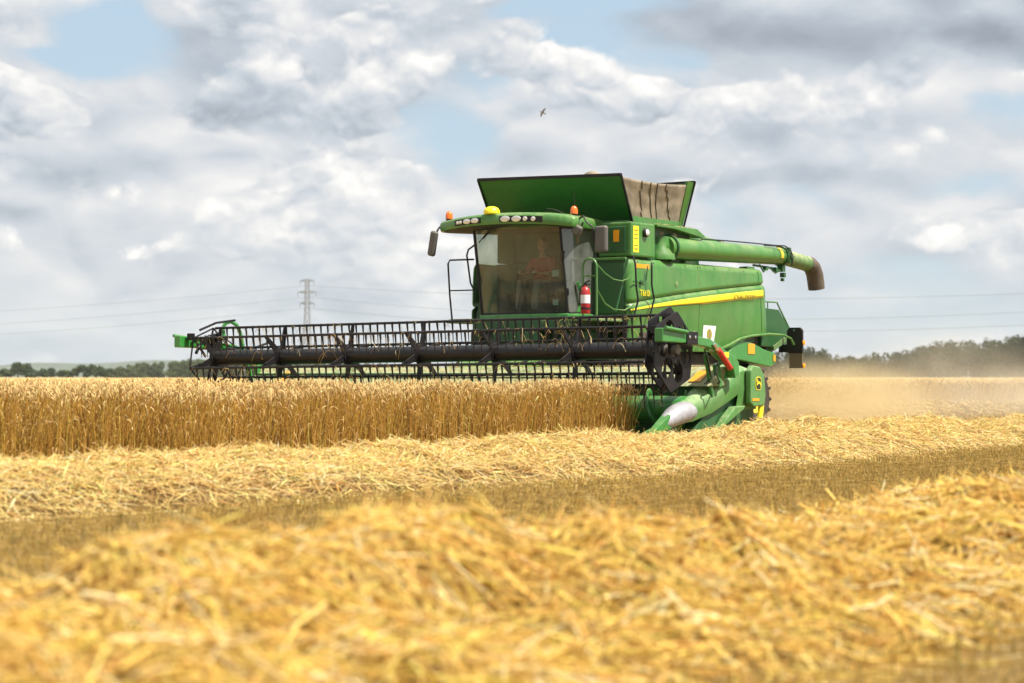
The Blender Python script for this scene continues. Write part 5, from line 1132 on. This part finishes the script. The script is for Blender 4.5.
for s_ in (-1, 1):
    sh, elb, wr = (s_ * 0.19, 0.02, hip + 0.44), (s_ * 0.27, -0.10, hip + 0.20), (s_ * 0.17, -0.38, hip + 0.19)
    arms += [('cap', sh, elb, 0.052, 0.042), ('cap', elb, wr, 0.04, 0.028)]
    sleeves += [('cap', sh, tuple(Vector(sh).lerp(Vector(elb), 0.75)), 0.066, 0.060)]
    pc_ = Vector(wr) + Vector((0, -0.05, 0.015)); arms += [('ball', pc_, (0.022, 0.045, 0.038))]
    for f in range(4):
        k0 = pc_ + Vector((0, -0.03, 0.028 - 0.018 * f)); k1 = k0 + Vector((-s_ * 0.018, -0.032, 0.0)); k2 = k1 + Vector((-s_ * 0.030, -0.002, 0)); arms += [('cap', k0, k1, 0.009, 0.0085), ('cap', k1, k2, 0.0085, 0.0075)]
    arms += [('cap', pc_ + Vector((0, 0.01, 0.03)), pc_ + Vector((-s_ * 0.03, -0.02, 0.045)), 0.011, 0.009)]
    h0, kn, an = (s_ * 0.10, 0.0, hip), (s_ * 0.17, -0.42, hip + 0.03), (s_ * 0.16, -0.50, 0.10)
    legs += [('cap', h0, kn, 0.085, 0.058), ('cap', kn, an, 0.055, 0.038)]; trous += [('cap', h0, kn, 0.098, 0.072), ('cap', kn, tuple(Vector(kn).lerp(Vector(an), 0.93)), 0.070, 0.060)]
    m = MB(); m.hexa([(s_ * 0.16 - .045, -0.70, 0.0), (s_ * 0.16 + .045, -0.70, 0.0), (s_ * 0.16 + .045, -0.43, 0.0), (s_ * 0.16 - .045, -0.43, 0.0)], [(s_ * 0.16 - .04, -0.68, 0.05), (s_ * 0.16 + .04, -0.68, 0.05), (s_ * 0.16 + .04, -0.43, 0.11), (s_ * 0.16 - .04, -0.43, 0.11)]); m.build('shoe', M['shoe'], DR, bevel=0.02)
blend('body', limbs + head + arms + legs, M['skin'], DR, 0.0075, 2)
blend('shirt', [('cap', (0, 0.02, hip + 0.05), (0, 0.03, hip + 0.30), 0.165, 0.172), ('ball', (0, 0.02, hip + 0.38), (0.205, 0.125, 0.13))] + sleeves, M['shirt'], DR, 0.012, 3)
blend('trousers', [('ball', (0, 0.02, hip + 0.0), (0.185, 0.145, 0.12))] + trous, M['jeans'], DR, 0.012, 3)
blend('hair', [('ball', (0, 0.005, hip + 0.765), (0.083, 0.095, 0.085)), ('ball', (0, 0.045, hip + 0.71), (0.075, 0.06, 0.08))], M['hair'], DR, 0.012, 1)
# ---------------------------------------------------------------- flying chaff behind the harvester
def chaff(n, seed):
    r_ = np.random.default_rng(seed)
    u = r_.random(n) ** 1.25
    q = 8.9 + u * 11.0; pp = 1.9 - 0.15 * u * 10 + r_.normal(0, 0.25 + 1.2 * u, n)
    z = 0.95 - 0.95 * u ** 0.8 + r_.normal(0, 0.10 + 0.12 * u, n); z = np.abs(z) + 0.03
    P = np.stack([pp, q, z], -1); Xw = -1.67 + P[:, 0] * C35 + P[:, 1] * S35; Yw = 31.31 - P[:, 0] * S35 + P[:, 1] * C35
    Pw_ = np.stack([Xw, Yw, z], -1); d = r_.normal(size=(n, 3)); d /= np.linalg.norm(d, axis=1, keepdims=True)
    l = r_.uniform(0.004, 0.018, n); Pt = np.stack([Pw_ - d * l[:, None], Pw_ + d * l[:, None]], 1)
    return tubes(Pt, np.full((n, 2), 0.0022), 3, straw_cols(n, (0.80, 0.58, 0.26)))
o = big_mesh('chaff', [chaff(15000, 5)], M['straw']); tag(o, 'golden chaff and straw bits flying out behind the rear wheel', 'chaff', kind='stuff')

def volume_mat(name, col, dens_, an=0.2, scale=0.6, centre=None, rad=None, soft=1.0, lo=0.35, hi=0.75):
    m = bpy.data.materials.new(name); m.use_nodes = True; t = NT(m.node_tree); t.n.clear()
    o_ = t.new('ShaderNodeOutputMaterial'); v = t.new('ShaderNodeVolumePrincipled'); t.l.new(v.outputs[0], o_.inputs['Volume'])
    v.inputs['Color'].default_value = col + (1,); v.inputs['Anisotropy'].default_value = an
    p = t.new('ShaderNodeTexCoord').outputs['Object']          # object is a unit ball scaled to size
    r_ = t.vmath('LENGTH', p, None, out=1)
    fall = t.ramp(r_, 0.15, 1.0, 1.0, 0.0)
    g_ = t.new('ShaderNodeNewGeometry').outputs['Position']
    nz = t.ramp(t.noise(t.vmath('MULTIPLY', g_, (1, 1, 1.4)), scale, 3, 0.6), lo, hi)
    t.l.new(t.math('MULTIPLY', t.math('MULTIPLY', fall, nz), dens_), v.inputs['Density'])
    return m
def dust(name, loc, size, rot, mat, label):
    b_ = MB(); b_.ball((0, 0, 0), 1.0, 20); o = b_.build(name, mat); o.location = loc; o.scale = size; o.rotation_euler = (0, 0, rot); tag(o, label, 'dust', kind='stuff'); return o
def W(x, y, z): return world((x, y, z))
dust('dust_cloud', W(1.5, 12.2, 0.42), (2.3, 4.2, 1.15), -R(35), volume_mat('chaff_dust', (0.97, 0.78, 0.45), 0.8, 0.1, 0.9, lo=0.2, hi=0.75), 'dense golden chaff cloud billowing low behind the rear wheel')
dust('dust_cloud', W(1.5, 28.0, 0.2), (6.0, 17.0, 1.35), -R(35), volume_mat('field_dust', (0.95, 0.84, 0.64), 0.17, 0.1, 0.25, lo=0.3, hi=0.7), 'thin beige dust veil drifting over the field right of the harvester')
dust('dust_cloud', (22, 75, 0.6), (24, 18, 1.7), -R(35), volume_mat('far_dust', (0.90, 0.79, 0.62), 0.030, 0.1, 0.09, lo=0.3, hi=0.7), 'far dust haze hanging before the dark wood on the right')

# far haze: even thin air round everything
dust('dust_cloud', W(2.0, 17.0, 0.9), (3.4, 8.5, 1.5), -R(35), volume_mat('rising_dust', (0.95, 0.85, 0.66), 0.13, 0.1, 0.45, lo=0.42, hi=0.72), 'ragged dust plume rising from the chaff behind the rear of the machine')
hz = MB(); hz.box(-6900, 6900, -290, 7400, -3.5, 190)
m = bpy.data.materials.new('haze_air'); m.use_nodes = True; t = NT(m.node_tree); t.n.clear()
o_ = t.new('ShaderNodeOutputMaterial'); v = t.new('ShaderNodeVolumePrincipled'); t.l.new(v.outputs[0], o_.inputs['Volume'])
v.inputs['Color'].default_value = (0.74, 0.84, 0.96, 1); v.inputs['Density'].default_value = 0.00006; v.inputs['Anisotropy'].default_value = 0.2
hz.build('haze', m)['kind'] = 'stuff'
